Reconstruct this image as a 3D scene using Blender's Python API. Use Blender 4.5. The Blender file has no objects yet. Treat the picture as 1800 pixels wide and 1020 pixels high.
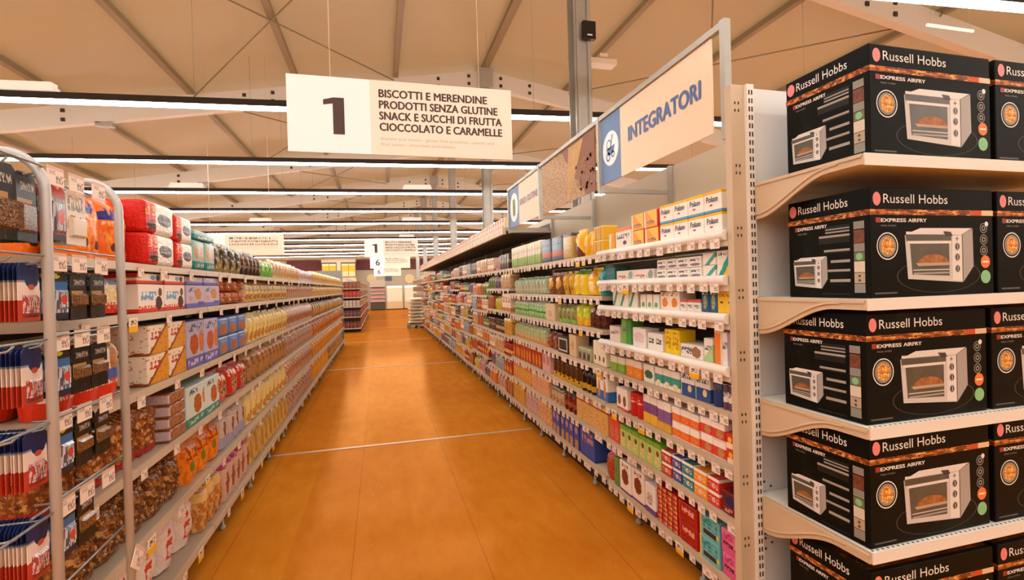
import bpy, bmesh, math, random
from mathutils import Vector, Matrix
random.seed(7)
R = math.radians
SC = bpy.context.scene
COL = SC.collection

# ------------------------------------------------------------------ camera, world, exposure
FOC, CAMH = 870.0, 1.35
YAW, PITCH, ROLL = math.atan(232 / 870), R(0.51), R(1.6)
_r0 = Vector((math.cos(YAW), -math.sin(YAW), 0))
_f = Vector((math.sin(YAW) * math.cos(PITCH), math.cos(YAW) * math.cos(PITCH), -math.sin(PITCH)))
_u0 = _r0.cross(_f)
_r = _r0 * math.cos(ROLL) - _u0 * math.sin(ROLL)
_u = _u0 * math.cos(ROLL) + _r0 * math.sin(ROLL)
cd = bpy.data.cameras.new('camera')
cam = bpy.data.objects.new('camera', cd)
COL.objects.link(cam)
cd.sensor_width = 36.0
cd.lens = FOC / 1800 * 36.0
cd.clip_start, cd.clip_end = 0.05, 200
m3 = Matrix((_r, _u, -_f)).transposed()
cam.matrix_world = Matrix.Translation((0, 0, CAMH)) @ m3.to_4x4()
SC.camera = cam

w = bpy.data.worlds.new('world')
SC.world = w
w.use_nodes = True
w.node_tree.nodes['Background'].inputs[0].default_value = (1.0, 0.95, 0.88, 1)
w.node_tree.nodes['Background'].inputs[1].default_value = 0.42
SC.view_settings.view_transform = 'Standard'
SC.view_settings.look = 'None'
SC.view_settings.gamma = 1
SC.view_settings.exposure = 0.0
SC.cycles.max_bounces = 6
SC.cycles.diffuse_bounces = 4
SC.cycles.glossy_bounces = 3
STRIP_POWER = 33.0


def ray(px, py):
    return _f * FOC + _r * (px - 900) - _u * (py - 510)


def yof(px, X, z):
    """distance along the aisle at which a point of the shelf front shows in column px"""
    lo, hi = 0.3, 80.0
    def colx(Y):
        d = Vector((X, Y, z - CAMH))
        return 900 + FOC * d.dot(_r) / d.dot(_f)
    s = 1 if X > 0 else -1
    for _ in range(50):
        mid = (lo + hi) / 2
        if s * colx(mid) > s * px:
            lo = mid
        else:
            hi = mid
    return (lo + hi) / 2


# ------------------------------------------------------------------ colours and materials
def lin(c):
    if isinstance(c, str):
        c = tuple(int(c[i:i + 2], 16) for i in (0, 2, 4))
    return tuple(((v / 255) / 12.92 if v / 255 <= 0.04045 else ((v / 255 + 0.055) / 1.055) ** 2.4) for v in c) + (1,)


MATS = {}


class NT:
    def __init__(s, name):
        s.m = bpy.data.materials.new(name)
        s.m.use_nodes = True
        s.t = s.m.node_tree
        s.b = s.t.nodes['Principled BSDF']

    def n(s, kind, **kw):
        nd = s.t.nodes.new('ShaderNode' + kind)
        for k, v in kw.items():
            setattr(nd, k, v)
        return nd

    def put(s, sock, v):
        if v is None:
            return
        if hasattr(v, 'is_output') or hasattr(v, 'links'):
            s.t.links.new(v, sock)
        else:
            sock.default_value = v

    def math(s, op, a, b=None, c=None):
        nd = s.n('Math', operation=op)
        s.put(nd.inputs[0], a)
        s.put(nd.inputs[1], b)
        s.put(nd.inputs[2], c)
        return nd.outputs[0]

    def mix(s, fac, a, b):
        nd = s.n('Mix', data_type='RGBA')
        s.put(nd.inputs[0], fac)
        s.put(nd.inputs[6], a)
        s.put(nd.inputs[7], b)
        return nd.outputs[2]

    def noise(s, vec, scale, detail=2.0, rough=0.5):
        nd = s.n('TexNoise')
        s.put(nd.inputs['Vector'], vec)
        nd.inputs['Scale'].default_value = scale
        nd.inputs['Detail'].default_value = detail
        nd.inputs['Roughness'].default_value = rough
        return nd.outputs[0]

    def vmul(s, vec, k):
        nd = s.n('VectorMath', operation='MULTIPLY')
        s.put(nd.inputs[0], vec)
        nd.inputs[1].default_value = k
        return nd.outputs[0]

    def step(s, v, t, soft=0.03):
        nd = s.n('MapRange')
        s.put(nd.inputs[0], v)
        nd.inputs[1].default_value = t - soft
        nd.inputs[2].default_value = t + soft
        return nd.outputs[0]


def mat(name, col, rough=0.5, metal=0.0, coat=0.0, noise=None, emit=0.0, bump=None):
    """plain material; noise = (second colour, scale, threshold softness)"""
    if name in MATS:
        return MATS[name]
    t = NT(name)
    c = lin(col)
    t.b.inputs['Base Color'].default_value = c
    t.b.inputs['Roughness'].default_value = rough
    t.b.inputs['Metallic'].default_value = metal
    t.b.inputs['Coat Weight'].default_value = coat
    tc = t.n('TexCoord')
    if noise:
        f = t.noise(tc.outputs['Object'], noise[1], 3)
        t.put(t.b.inputs['Base Color'], t.mix(t.step(f, 0.5, noise[2]), c, lin(noise[0])))
    if bump:
        f = t.noise(tc.outputs['Object'], bump[0], 2)
        bn = t.n('Bump')
        bn.inputs['Strength'].default_value = bump[1]
        bn.inputs['Distance'].default_value = 0.01
        t.put(bn.inputs['Height'], f)
        t.put(t.b.inputs['Normal'], bn.outputs[0])
    if emit:
        t.b.inputs['Emission Color'].default_value = c
        t.b.inputs['Emission Strength'].default_value = emit
    MATS[name] = t.m
    return t.m


def pk(name, base, layers=(), rough=0.4, coat=0.15, bump=0.0):
    """printed packaging; layers are drawn over the front in 0..1 pack coordinates"""
    if name in MATS:
        return MATS[name]
    t = NT(name)
    tc = t.n('TexCoord')
    g = tc.outputs['Generated']
    sp = t.n('SeparateXYZ')
    t.put(sp.inputs[0], g)
    X, Z = sp.outputs[0], sp.outputs[2]
    col = lin(base)
    for L in layers:
        k = L[0]
        if k == 'r':
            _, x0, x1, z0, z1, c = L
            mk = t.math('COMPARE', Z, (z0 + z1) / 2, (z1 - z0) / 2)
            if x1 - x0 < 1:
                mk = t.math('MULTIPLY', mk, t.math('COMPARE', X, (x0 + x1) / 2, (x1 - x0) / 2))
            col = t.mix(mk, col, lin(c))
        elif k == 'e':
            _, cx, cz, rx, rz, c = L[:6]
            nd = t.n('VectorMath', operation='MULTIPLY_ADD')
            t.put(nd.inputs[0], g)
            nd.inputs[1].default_value = (1 / rx, 0, 1 / rz)
            nd.inputs[2].default_value = (-cx / rx, 0, -cz / rz)
            ln = t.n('VectorMath', operation='LENGTH')
            t.put(ln.inputs[0], nd.outputs[0])
            v = t.math('ADD', ln.outputs['Value'], t.math('MULTIPLY', t.noise(g, 7, 1), 0.5))
            mk = t.math('LESS_THAN', v, 1.25)
            c2 = lin(c)
            if len(L) > 6:
                c2 = t.mix(t.step(t.noise(g, 13, 3), 0.5, 0.12), lin(c), lin(L[6]))
            col = t.mix(mk, col, c2)
        elif k == 't':
            _, x0, x1, z0, z1, c, fx, fz = L
            mk = t.math('MULTIPLY', t.math('COMPARE', Z, (z0 + z1) / 2, (z1 - z0) / 2),
                        t.math('COMPARE', X, (x0 + x1) / 2, (x1 - x0) / 2))
            nz = t.noise(t.vmul(g, (fx, 0, fz)), 1.0, 1)
            col = t.mix(t.math('MULTIPLY', mk, t.math('GREATER_THAN', nz, 0.5)), col, lin(c))
        elif k == 'n':
            _, sc, th, c = L[:4]
            sx = L[4] if len(L) > 4 else (1, 1, 1)
            col = t.mix(t.step(t.noise(t.vmul(g, sx), sc, 3), th, 0.05), col, lin(c))
        elif k == 'd':
            _, a, b, c0, c = L
            v = t.math('ADD', t.math('MULTIPLY', X, a), t.math('MULTIPLY', Z, b))
            v = t.math('ADD', v, t.math('MULTIPLY', t.noise(g, 5, 1), 0.12))
            col = t.mix(t.math('GREATER_THAN', v, c0), col, lin(c))
    t.put(t.b.inputs['Base Color'], col)
    t.b.inputs['Roughness'].default_value = rough
    t.b.inputs['Coat Weight'].default_value = coat * 0.35
    t.b.inputs['Specular IOR Level'].default_value = 0.2
    t.b.inputs['Coat Roughness'].default_value = 0.15
    if bump:
        bn = t.n('Bump')
        bn.inputs['Strength'].default_value = bump
        bn.inputs['Distance'].default_value = 0.02
        t.put(bn.inputs['Height'], t.noise(g, 9, 2))
        t.put(t.b.inputs['Normal'], bn.outputs[0])
    MATS[name] = t.m
    return t.m


# ------------------------------------------------------------------ mesh helpers
class MB:
    def __init__(s):
        s.v, s.f, s.mi, s.sm = [], [], [], []

    def face(s, pts, mi=0, smooth=False):
        b = len(s.v)
        s.v += [tuple(p) for p in pts]
        s.f.append(tuple(range(b, b + len(pts))))
        s.mi.append(mi)
        s.sm.append(smooth)

    def box(s, x0, x1, y0, y1, z0, z1, mi=0):
        b = len(s.v)
        s.v += [(x, y, z) for z in (z0, z1) for y in (y0, y1) for x in (x0, x1)]
        for q in ((0, 2, 3, 1), (4, 5, 7, 6), (0, 1, 5, 4), (2, 6, 7, 3), (1, 3, 7, 5), (0, 4, 6, 2)):
            s.f.append(tuple(b + i for i in q))
            s.mi.append(mi)
            s.sm.append(False)

    def tube(s, pts, r, n=8, mi=0):
        pts = [Vector(p) for p in pts]
        rings = []
        for i, p in enumerate(pts):
            a = pts[max(i - 1, 0)]
            c = pts[min(i + 1, len(pts) - 1)]
            d = (c - a).normalized()
            up = Vector((0, 0, 1)) if abs(d.z) < 0.9 else Vector((1, 0, 0))
            if i and abs(d.dot(lastx)) < 0.95:
                x = (lastx - d * d.dot(lastx)).normalized()
            else:
                x = d.cross(up).normalized()
            lastx = x
            y = d.cross(x)
            rr = r[i] if isinstance(r, (list, tuple)) else r
            b = len(s.v)
            s.v += [tuple(p + x * rr * math.cos(2 * math.pi * k / n) + y * rr * math.sin(2 * math.pi * k / n)) for k in range(n)]
            rings.append(b)
        for b0, b1 in zip(rings, rings[1:]):
            for k in range(n):
                s.f.append((b0 + k, b0 + (k + 1) % n, b1 + (k + 1) % n, b1 + k))
                s.mi.append(mi)
                s.sm.append(True)
        for b, rev in ((rings[0], True), (rings[-1], False)):
            q = tuple(range(b, b + n))
            s.f.append(q[::-1] if rev else q)
            s.mi.append(mi)
            s.sm.append(False)

    def lathe(s, prof, n=12, c=(0, 0), mi=0):
        rings = []
        for r, z in prof:
            b = len(s.v)
            s.v += [(c[0] + r * math.cos(2 * math.pi * k / n), c[1] + r * math.sin(2 * math.pi * k / n), z) for k in range(n)]
            rings.append(b)
        for b0, b1 in zip(rings, rings[1:]):
            for k in range(n):
                s.f.append((b0 + k, b0 + (k + 1) % n, b1 + (k + 1) % n, b1 + k))
                s.mi.append(mi)
                s.sm.append(True)
        s.f.append(tuple(range(rings[0], rings[0] + n))[::-1])
        s.f.append(tuple(range(rings[-1], rings[-1] + n)))
        s.mi += [mi, mi]
        s.sm += [False, False]

    def disc(s, cx, cz, r, y, mi=0, n=20, r2=None, rz=None):
        rz = rz or r
        if r2 is None:
            s.face([(cx + r * math.cos(2 * math.pi * k / n), y, cz + rz * math.sin(2 * math.pi * k / n)) for k in range(n)], mi)
        else:
            q = r2 / r
            for k in range(n):
                a, b = 2 * math.pi * k / n, 2 * math.pi * (k + 1) / n
                s.face([(cx + r * math.cos(a), y, cz + rz * math.sin(a)), (cx + r * math.cos(b), y, cz + rz * math.sin(b)),
                        (cx + q * r * math.cos(b), y, cz + q * rz * math.sin(b)), (cx + q * r * math.cos(a), y, cz + q * rz * math.sin(a))], mi)

    def mesh(s, name, mats):
        me = bpy.data.meshes.new(name)
        me.from_pydata(s.v, [], s.f)
        for m in (mats if isinstance(mats, (list, tuple)) else [mats]):
            me.materials.append(m)
        me.polygons.foreach_set('material_index', s.mi)
        me.polygons.foreach_set('use_smooth', s.sm)
        me.update()
        return me


def link(name, me, parent=None, loc=(0, 0, 0), rz=0.0):
    o = bpy.data.objects.new(name, me)
    COL.objects.link(o)
    o.location = loc
    o.rotation_euler = (0, 0, rz)
    if parent:
        o.parent = parent
    return o


LABELS = {}


def tag(o, label, cat, group=None, key=None):
    key = key or o.name
    if LABELS.setdefault(label, key) != key:
        print('DUPLICATE LABEL', label, LABELS[label], key)
    if len(label.split()) > 16:
        print('LONG', label)
    o['label'] = label
    o['category'] = cat
    if group:
        o['group'] = group
    return o


def empty(name, loc, label, cat, group=None, rz=0.0, key=None):
    o = link(name, None, None, loc, rz)
    o.empty_display_size = 0.05
    return tag(o, label, cat, group, key)


def struct(name, mb, mats):
    o = link(name, mb.mesh(name, mats))
    o['kind'] = 'structure'
    return o


def bevelled(w_, d_, h_, bev, m):
    """carton with its front at y=0, standing on z=0"""
    bm = bmesh.new()
    bmesh.ops.create_cube(bm, size=1)
    for v in bm.verts:
        v.co = Vector((v.co.x * w_, (v.co.y + 0.5) * d_, (v.co.z + 0.5) * h_))
    if bev:
        bmesh.ops.bevel(bm, geom=bm.edges[:], offset=bev, segments=1 if bev < 0.006 else 3, affect='EDGES', profile=0.6)
        if bev >= 0.006:
            for f in bm.faces:
                f.smooth = True
    me = bpy.data.meshes.new('carton')
    bm.to_mesh(me)
    bm.free()
    me.materials.append(m)
    return me


def pouch(w_, d_, h_, m, seed=0, lump=0.0, nu=10, nv=12, flat=False, seal=0.09, tip=0.55):
    """film bag: two bulging skins, crimped fins at top and bottom (at the ends when flat)"""
    rnd = random.Random(seed)
    ph = [rnd.uniform(0, 6.28) for _ in range(6)]
    mb = MB()
    def skin(sign):
        g = []
        for j in range(nv + 1):
            v = j / nv
            row = []
            for i in range(nu + 1):
                u_ = i / nu
                cu = max(0.0, 1 - abs(2 * u_ - 1) ** 4.0) ** 0.5
                t = (v - seal) / (1 - 2 * seal)
                cv = 0.0 if t <= 0 or t >= 1 else (1 - abs(2 * t - 1) ** 3.2) ** 0.6
                if not flat:     # gusseted foot: the bag stands on its broad base
                    t = v / (1 - seal)
                    cv = 0.0 if t >= 1 else (1 - abs(2 * t - 1) ** 4.5) ** 0.55 if t > 0.5 else 0.82 + 0.18 * min(1, 3 * t)
                bul = cu * cv
                ww = w_ * (1 - 0.05 * cv * 1.0 + 0.02 * math.sin(9 * v + ph[0]) * cv)
                wr = 0.06 * math.sin(13 * u_ + 5 * v + ph[1]) * math.sin(9 * v + ph[2]) * bul
                lm = lump * (math.sin(11 * u_ + ph[3]) * math.sin(14 * v + ph[4]) + 0.6 * math.sin(23 * u_ + ph[5] + 5 * v)) * bul
                y = d_ / 2 + sign * d_ / 2 * (bul * (1 - 0.12) + wr + lm)
                if cv == 0 and 0 < i < nu:
                    y += sign * 0.0012 + 0.0018 * math.sin(i * 3.1)
                x = (u_ - 0.5) * ww
                z = v * h_
                if flat:
                    g_ = ((v - 0.5) * w_, y, (u_) * h_)
                    row.append(g_)
                else:
                    row.append((x, y + (v - 0.5) * 0.0, z))
            g.append(row)
        return g
    foot = []
    for sign in (-1, 1):
        g = skin(sign)
        foot.append(g[0])
        b = len(mb.v)
        for row in g:
            mb.v += row
        W = nu + 1
        for j in range(nv):
            for i in range(nu):
                q = (b + j * W + i, b + j * W + i + 1, b + (j + 1) * W + i + 1, b + (j + 1) * W + i)
                if (sign > 0) != flat:
                    q = q[::-1]
                mb.f.append(q)
                mb.mi.append(0)
                mb.sm.append(True)
    if not flat:
        mb.face(foot[1] + foot[0][::-1])
    return mb.mesh('pouch', m)


def lathe_mesh(prof, m, n=14):
    mb = MB()
    r = max(p[0] for p in prof)
    mb.lathe(prof, n, (0, r))
    return mb.mesh('turned', m)


FONT = None
USE_INTER = False
try:
    import os
    _p = os.path.join(bpy.utils.system_resource('DATAFILES', path='fonts'), 'Inter.woff2')
    if USE_INTER and os.path.exists(_p):
        FONT = bpy.data.fonts.load(_p)
except Exception:
    FONT = None


def text_pts(s, width, height, bold=0.0, track=1.0):
    """mesh pieces of a line of lettering fitted to width x height, in x/z, front towards -y"""
    c = bpy.data.curves.new('lettering', 'FONT')
    if FONT:
        c.font = FONT
    c.body = s
    c.size = 1
    c.space_character = track
    c.resolution_u = 3
    o = bpy.data.objects.new('lettering', c)
    COL.objects.link(o)
    dg = bpy.context.evaluated_depsgraph_get()
    me = bpy.data.meshes.new_from_object(o.evaluated_get(dg))
    bpy.data.objects.remove(o)
    xs = [v.co.x for v in me.vertices]
    ys = [v.co.y for v in me.vertices]
    x0, x1, y0, y1 = min(xs), max(xs), min(ys), max(ys)
    sx = width / (x1 - x0)
    sy = (height / (y1 - y0)) if height else sx
    vs = [((v.co.x - x0) * sx, (v.co.y - y0) * sy) for v in me.vertices]
    fs = [tuple(p.vertices) for p in me.polygons]
    bpy.data.meshes.remove(me)
    if bold:
        # heavier strokes: the outline repeated with small sideways shifts
        n0, f0 = list(vs), list(fs)
        wd, hg = width, max(v[1] for v in vs)
        d = bold * hg
        vs, fs = [], []
        for i, (dx, dz) in enumerate(((-1, 0), (1, 0), (0, .6), (0, -.6), (0, 0))):
            vs += [((x + dx * d * (wd / hg if wd == 1 else 1) / (text_aspect(s) if wd == 1 else 1)), z + dz * d) for x, z in n0]
            fs += [tuple(i * len(n0) + k for k in f) for f in f0]
    return vs, fs


def text_aspect(s):
    return 0.9 * len(s)


def add_text(mb, s, x, z, width, height, y, mi=0, bold=0.0, frame=None):
    vs, fs = text_pts(s, width, height, bold)
    b = len(mb.v)
    per = len(vs) // 5 if bold else len(vs) + 1
    for q, (px, pz) in enumerate(vs):
        p = (x + px, y - 0.00015 * (q // per), z + pz)
        mb.v.append(tuple(frame(p)) if frame else p)
    for f in fs:
        mb.f.append(tuple(b + i for i in f))
        mb.mi.append(mi)
        mb.sm.append(False)


def copy_tree(o, loc, rz=0.0):
    c = o.copy()
    COL.objects.link(c)
    c.location = loc
    c.rotation_euler = (0, 0, rz)
    for ch in o.children:
        k = ch.copy()
        COL.objects.link(k)
        k.parent = c
        for gch in ch.children:
            q = gch.copy()
            COL.objects.link(q)
            q.parent = k
    return c


# ------------------------------------------------------------------ common materials
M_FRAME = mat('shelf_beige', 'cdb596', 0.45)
M_RAIL = mat('rail_beige', 'bda68a', 0.5)
M_WHITE = mat('shelf_white', 'eee6da', 0.4)
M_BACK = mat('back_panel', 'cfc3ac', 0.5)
M_BACK_SHADE = mat('back_panel_shade', '5d544a', 0.6)  # back panel colour darkened to stand for shade behind the goods
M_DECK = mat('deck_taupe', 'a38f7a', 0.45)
M_DARK = mat('dark_gap', '2a2320', 0.7)
M_STEEL = mat('galvanised', 'b5b2a8', 0.42, 0.15, noise=('a5a197', 6, 0.3))
M_TUBE = mat('rack_tube', 'c2c1bf', 0.35, 0.25)
M_WIRE = mat('rack_wire', '9fa3a6', 0.35, 0.5)
M_BLACK = mat('black_plastic', '17130f', 0.4)
M_HOLE = mat('slot', '3a332c', 0.8)
M_CREAM = mat('sign_board', 'ffffff', 0.5)
M_TAUPE = mat('sign_board_tint', 'fdebd8', 0.5)
M_INK = mat('sign_brown', '4a302b', 0.6)
M_INKP = mat('sign_pale_print', 'cbb8a3', 0.6)
M_BLUE = mat('sign_blue', '5b7fb0', 0.5)
M_BLUEINK = mat('sign_blue_ink', '4a6aa6', 0.5)
M_TAG = pk('price_tag_print', 'f0dccb', (('r', 0, 1, 0.82, 1, 'd9b9a4'), ('t', 0.1, 0.5, 0.55, 0.78, 'a8948a', 26, 22), ('t', 0.5, 0.95, 0.15, 0.6, '8f7a70', 15, 4)), 0.5, 0.1)
M_TAGY = pk('price_tag_offer', 'f1dfc6', (('r', 0, 1, 0.0, 0.42, 'f2b31d'), ('t', 0.2, 0.85, 0.5, 0.85, '4a382c', 14, 5)), 0.5, 0.1)

# ------------------------------------------------------------------ setting: floor, roof, walls
def floor_mat():
    t = NT('plywood_floor')
    tc = t.n('TexCoord')
    P = tc.outputs['Object']
    sp = t.n('SeparateXYZ')
    t.put(sp.inputs[0], P)
    X, Y = sp.outputs[0], sp.outputs[1]
    grain = t.noise(t.vmul(P, (3.5, 1.4, 1)), 3.0, 5, 0.6)
    big = t.noise(P, 0.9, 2)
    col = t.mix(t.step(grain, 0.52, 0.2), lin('c97c1e'), lin('d88e2e'))
    col = t.mix(t.math('MULTIPLY', t.step(big, 0.5, 0.2), 0.45), col, lin('aa5814'))
    fleck = t.noise(t.vmul(P, (5, 13, 1)), 6.0, 3, 0.7)
    col = t.mix(t.math('MULTIPLY', t.step(fleck, 0.68, 0.03), 0.5), col, lin('8f4512'))
    fl2 = t.noise(t.vmul(P, (9, 3, 1)), 3.0, 2, 0.6)
    col = t.mix(t.math('MULTIPLY', t.step(fl2, 0.72, 0.02), 0.6), col, lin('dca05c'))
    fx = t.math('ABSOLUTE', t.math('SUBTRACT', t.math('FRACT', t.math('DIVIDE', t.math('ADD', X, 0.17 + 6.4), 0.64)), 0.5))
    seam = t.math('GREATER_THAN', fx, 0.4955)
    wn = t.n('TexWhiteNoise', noise_dimensions='2D')
    cb = t.n('CombineXYZ')
    t.put(cb.inputs[0], t.math('FLOOR', t.math('DIVIDE', t.math('ADD', X, 0.49 + 6.4), 0.64)))
    t.put(cb.inputs[1], t.math('FLOOR', t.math('DIVIDE', t.math('ADD', Y, 0.01), 4.45)))
    t.put(wn.inputs['Vector'], cb.outputs[0])
    col = t.mix(t.math('MULTIPLY', wn.outputs['Value'], 0.4), col, lin('b5631a'))
    col = t.mix(t.math('MULTIPLY', seam, 0.35), col, lin('6e3510'))
    # varnished plywood: matt wood under a thin warm lacquer that shines at a low angle
    t.put(t.b.inputs['Base Color'], col)
    t.b.inputs['Roughness'].default_value = 0.7
    t.b.inputs['Specular IOR Level'].default_value = 0.0
    bn = t.n('Bump')
    bn.inputs['Strength'].default_value = 0.015
    bn.inputs['Distance'].default_value = 0.01
    t.put(bn.inputs['Height'], grain)
    gl = t.n('BsdfGlossy')
    gl.inputs['Color'].default_value = lin('f0aa66')
    gl.inputs['Roughness'].default_value = 0.17
    t.put(gl.inputs['Normal'], bn.outputs[0])
    fr = t.n('Fresnel')
    fr.inputs['IOR'].default_value = 1.3
    ms = t.n('MixShader')
    t.put(ms.inputs[0], t.math('MULTIPLY', fr.outputs[0], 0.7))
    t.t.links.new(t.b.outputs[0], ms.inputs[1])
    t.t.links.new(gl.outputs[0], ms.inputs[2])
    t.t.links.new(ms.outputs[0], t.t.nodes['Material Output'].inputs[0])
    return t.m


WX0, WX1, WY0, WY1 = -13.0, 17.6, -6.0, 36.0
RX, RZ, RS = 2.31, 6.1, 0.165      # ridge line and slope of the tent roof
def roofz(x):
    return RZ - RS * abs(x - RX)

mb = MB()
mb.box(WX0, WX1, WY0, WY1, -0.1, 0.0)
struct('floor', mb, floor_mat())
M_ALU = mat('joint_strip', 'c9a888', 0.4, 0.4)
for k in range(-1, 8):
    mb = MB()
    y = 4.44 + 4.45 * k
    mb.box(-0.98 if y > 2 else -3, 1.34, y - 0.02, y + 0.02, 0.0, 0.004)
    struct('trim_%d' % (k + 2), mb, M_ALU)

def fabric_mat():
    t = NT('roof_fabric')
    tc = t.n('TexCoord')
    f = t.noise(tc.outputs['Object'], 0.5, 2)
    c = t.mix(f, lin('e7ca9a'), lin('debd88'))
    t.put(t.b.inputs['Base Color'], c)
    t.b.inputs['Roughness'].default_value = 0.32
    tr = t.n('BsdfTranslucent')
    t.put(tr.inputs['Color'], c)
    ms = t.n('MixShader')
    ms.inputs[0].default_value = 0.5
    t.t.links.new(t.b.outputs[0], ms.inputs[1])
    t.t.links.new(tr.outputs[0], ms.inputs[2])
    t.t.links.new(ms.outputs[0], t.t.nodes['Material Output'].inputs[0])
    return t.m
mb = MB()
N = 20
for side in (-1, 1):
    xe = WX0 if side < 0 else WX1
    mb.face([(RX, WY0, RZ), (xe, WY0, roofz(xe)), (xe, WY1, roofz(xe)), (RX, WY1, RZ)][::side])
struct('ceiling', mb, fabric_mat())
M_PURLIN = mat('purlin_steel', '958564', 0.5, 0.0)
M_BEAM = mat('rafter_alu', 'ddd8cc', 0.45, 0.0)
n = 0
for k in range(-8, 9):
    x = RX + 1.87 * k
    if not WX0 < x < WX1:
        continue
    mb = MB()
    z = roofz(x) - 0.005
    wd = 0.05 if k else 0.07
    mb.box(x - wd, x + wd, WY0, WY1, z - 0.10, z - 0.012)
    o = struct('roof_purlin', mb, M_PURLIN)
for k in range(-1, 6):
    Y = 5.34 + 5.17 * k
    for side in (-1, 1):
        xe = WX0 + 0.1 if side < 0 else WX1 - 0.1
        mb = MB()
        ze, zr = roofz(xe) - 0.1, RZ - 0.1
        hgt = 0.36
        a, b = Y - 0.07, Y + 0.07
        p = [(RX, zr), (xe, ze), (xe, ze - hgt), (RX, zr - hgt)]
        mb.face([(x, a, z) for x, z in p][::-side])
        mb.face([(x, b, z) for x, z in p][::side])
        mb.face([(p[2][0], a, p[2][1]), (p[3][0], a, p[3][1]), (p[3][0], b, p[3][1]), (p[2][0], b, p[2][1])][::side])
        mb.face([(p[0][0], a, p[0][1]), (p[1][0], a, p[1][1]), (p[1][0], b, p[1][1]), (p[0][0], b, p[0][1])][::side])
        # bolt heads on the splice plates
        for s in (0.35, 1.0, 4.2, 4.7, 7.6):
            for dz in (0.1, 0.26):
                xx = RX + side * s
                zz = zr - RS * s - dz
                mb.box(xx - 0.03, xx + 0.03, a - 0.02, a, zz - 0.03, zz + 0.03, 1)
        # small floodlight bracket plates under the beam
        for s in (3.0, 7.0):
            xx = RX + side * s
            zz = zr - RS * s - hgt
            mb.box(xx - 0.13, xx + 0.13, a, b, zz - 0.07, zz, 2)
        struct('roof_rafter', mb, [M_BEAM, M_HOLE, M_STEEL])
    # wind bracing cables between the frames
    if k < 5:
        for side in (-1, 1):
            mb = MB()
            x1, x2 = RX + side * 1.87, RX + side * 5.6
            mb.tube([(x1, Y, roofz(x1) - 0.15), (x2, Y + 5.17, roofz(x2) - 0.15)], 0.012, 6)
            mb.tube([(x2, Y, roofz(x2) - 0.15), (x1, Y + 5.17, roofz(x1) - 0.15)], 0.012, 6)
            struct('roof_brace', mb, M_PURLIN)
# ridge columns: H-shaped steel profile
for k in range(0, 6):
    Y = 5.34 + 5.17 * k
    mb = MB()
    x0 = RX - 0.10
    mb.box(x0, x0 + 0.2, Y - 0.10, Y - 0.085, 0, RZ - 0.45)
    mb.box(x0, x0 + 0.2, Y + 0.085, Y + 0.10, 0, RZ - 0.45)
    mb.box(x0 + 0.085, x0 + 0.115, Y - 0.085, Y + 0.085, 0, RZ - 0.45)
    mb.box(x0 + 0.02, x0 + 0.05, Y - 0.125, Y - 0.10, 0, RZ - 0.45)
    mb.box(x0 + 0.15, x0 + 0.18, Y - 0.125, Y - 0.10, 0, RZ - 0.45)
    mb.box(x0 - 0.05, x0 + 0.25, Y - 0.2, Y + 0.2, RZ - 0.5, RZ - 0.1, 0)
    struct('column', mb, M_STEEL)

M_WALL = mat('wall_grey', 'cfc0a6', 0.7, noise=('c6b79c', 1.5, 0.3))
for nm, b in (('wall_left', (WX0 - 0.1, WX0, WY0, WY1, 0, roofz(WX0))), ('wall_right', (WX1, WX1 + 0.1, WY0, WY1, 0, roofz(WX1))),
              ('wall_back', (WX0, WX1, WY1, WY1 + 0.1, 0, RZ)), ('wall_front', (WX0, WX1, WY0 - 0.1, WY0, 0, RZ))):
    mb = MB()
    mb.box(*b)
    struct(nm, mb, M_WALL)
mb = MB()
mb.box(-6, 9, WY1 - 0.06, WY1 - 0.001, 2.72, 3.42)
struct('trim_20', mb, mat('burgundy_band', '6d2c2a', 0.6))
mb = MB()
mb.box(-12.9, 17.5, 35.2, 35.3, 3.45, 4.3)
struct('trim_21', mb, mat('upper_band', 'd9c7a8', 0.6))

# ------------------------------------------------------------------ strip lights
M_LED = mat('led_strip', 'fffdf8', 0.4, emit=STRIP_POWER)
M_HOUS = mat('strip_housing', '2b211d', 0.5)
ORD = ['first', 'second', 'third', 'fourth', 'fifth', 'sixth', 'seventh', 'eighth', 'ninth', 'tenth', 'eleventh', 'twelfth', 'thirteenth', 'fourteenth']
LX0, LX1 = -11.5, 15.5
proto = None
for k in range(-3, 12):  # strips behind the camera are unseen, added to light sign and cartons
    Y0 = 3.62 + 2.66 * k - (0.35 if k == 0 else 0)
    lab = '%s white LED strip light hung across the hall, counting from the camera' % ORD[k] if k >= 0 else 'white LED strip light added unseen behind the viewer, number %d back' % -k
    o = empty('strip_light', (0, Y0, 3.5), lab, 'light', 'LED strip lights', rz=R(-4.6))
    if proto is None:
        mb = MB()
        mb.box(LX0, LX1, -0.045, 0.045, 0.03, 0.105)
        h = link('housing', mb.mesh('housing', M_HOUS), o)
        mb = MB()
        mb.box(LX0, LX1, -0.04, 0.04, 0.0, 0.03)
        d = link('diffuser', mb.mesh('diffuser', M_LED), o)
        mb = MB()
        for x in range(-10, 16, 4):
            mb.tube([(x, 0, 0.1), (x, 0, roofz(x) - 3.6)], 0.003, 5)
        ww = link('suspension_wire', mb.mesh('wire', M_STEEL), o)
        proto = o
    else:
        for ch in proto.children:
            c = ch.copy()
            COL.objects.link(c)
            c.parent = o
M_EMER = mat('emergency_white', 'fff6ea', 0.4, emit=0.45)
mbx = MB()
mbx.box(-0.32, 0.32, -0.06, 0.06, 0.0, 0.05, 0)
mbx.box(-0.30, 0.30, -0.05, 0.05, 0.05, 0.10, 0)
eme = mbx.mesh('emergency_body', M_EMER)
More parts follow.
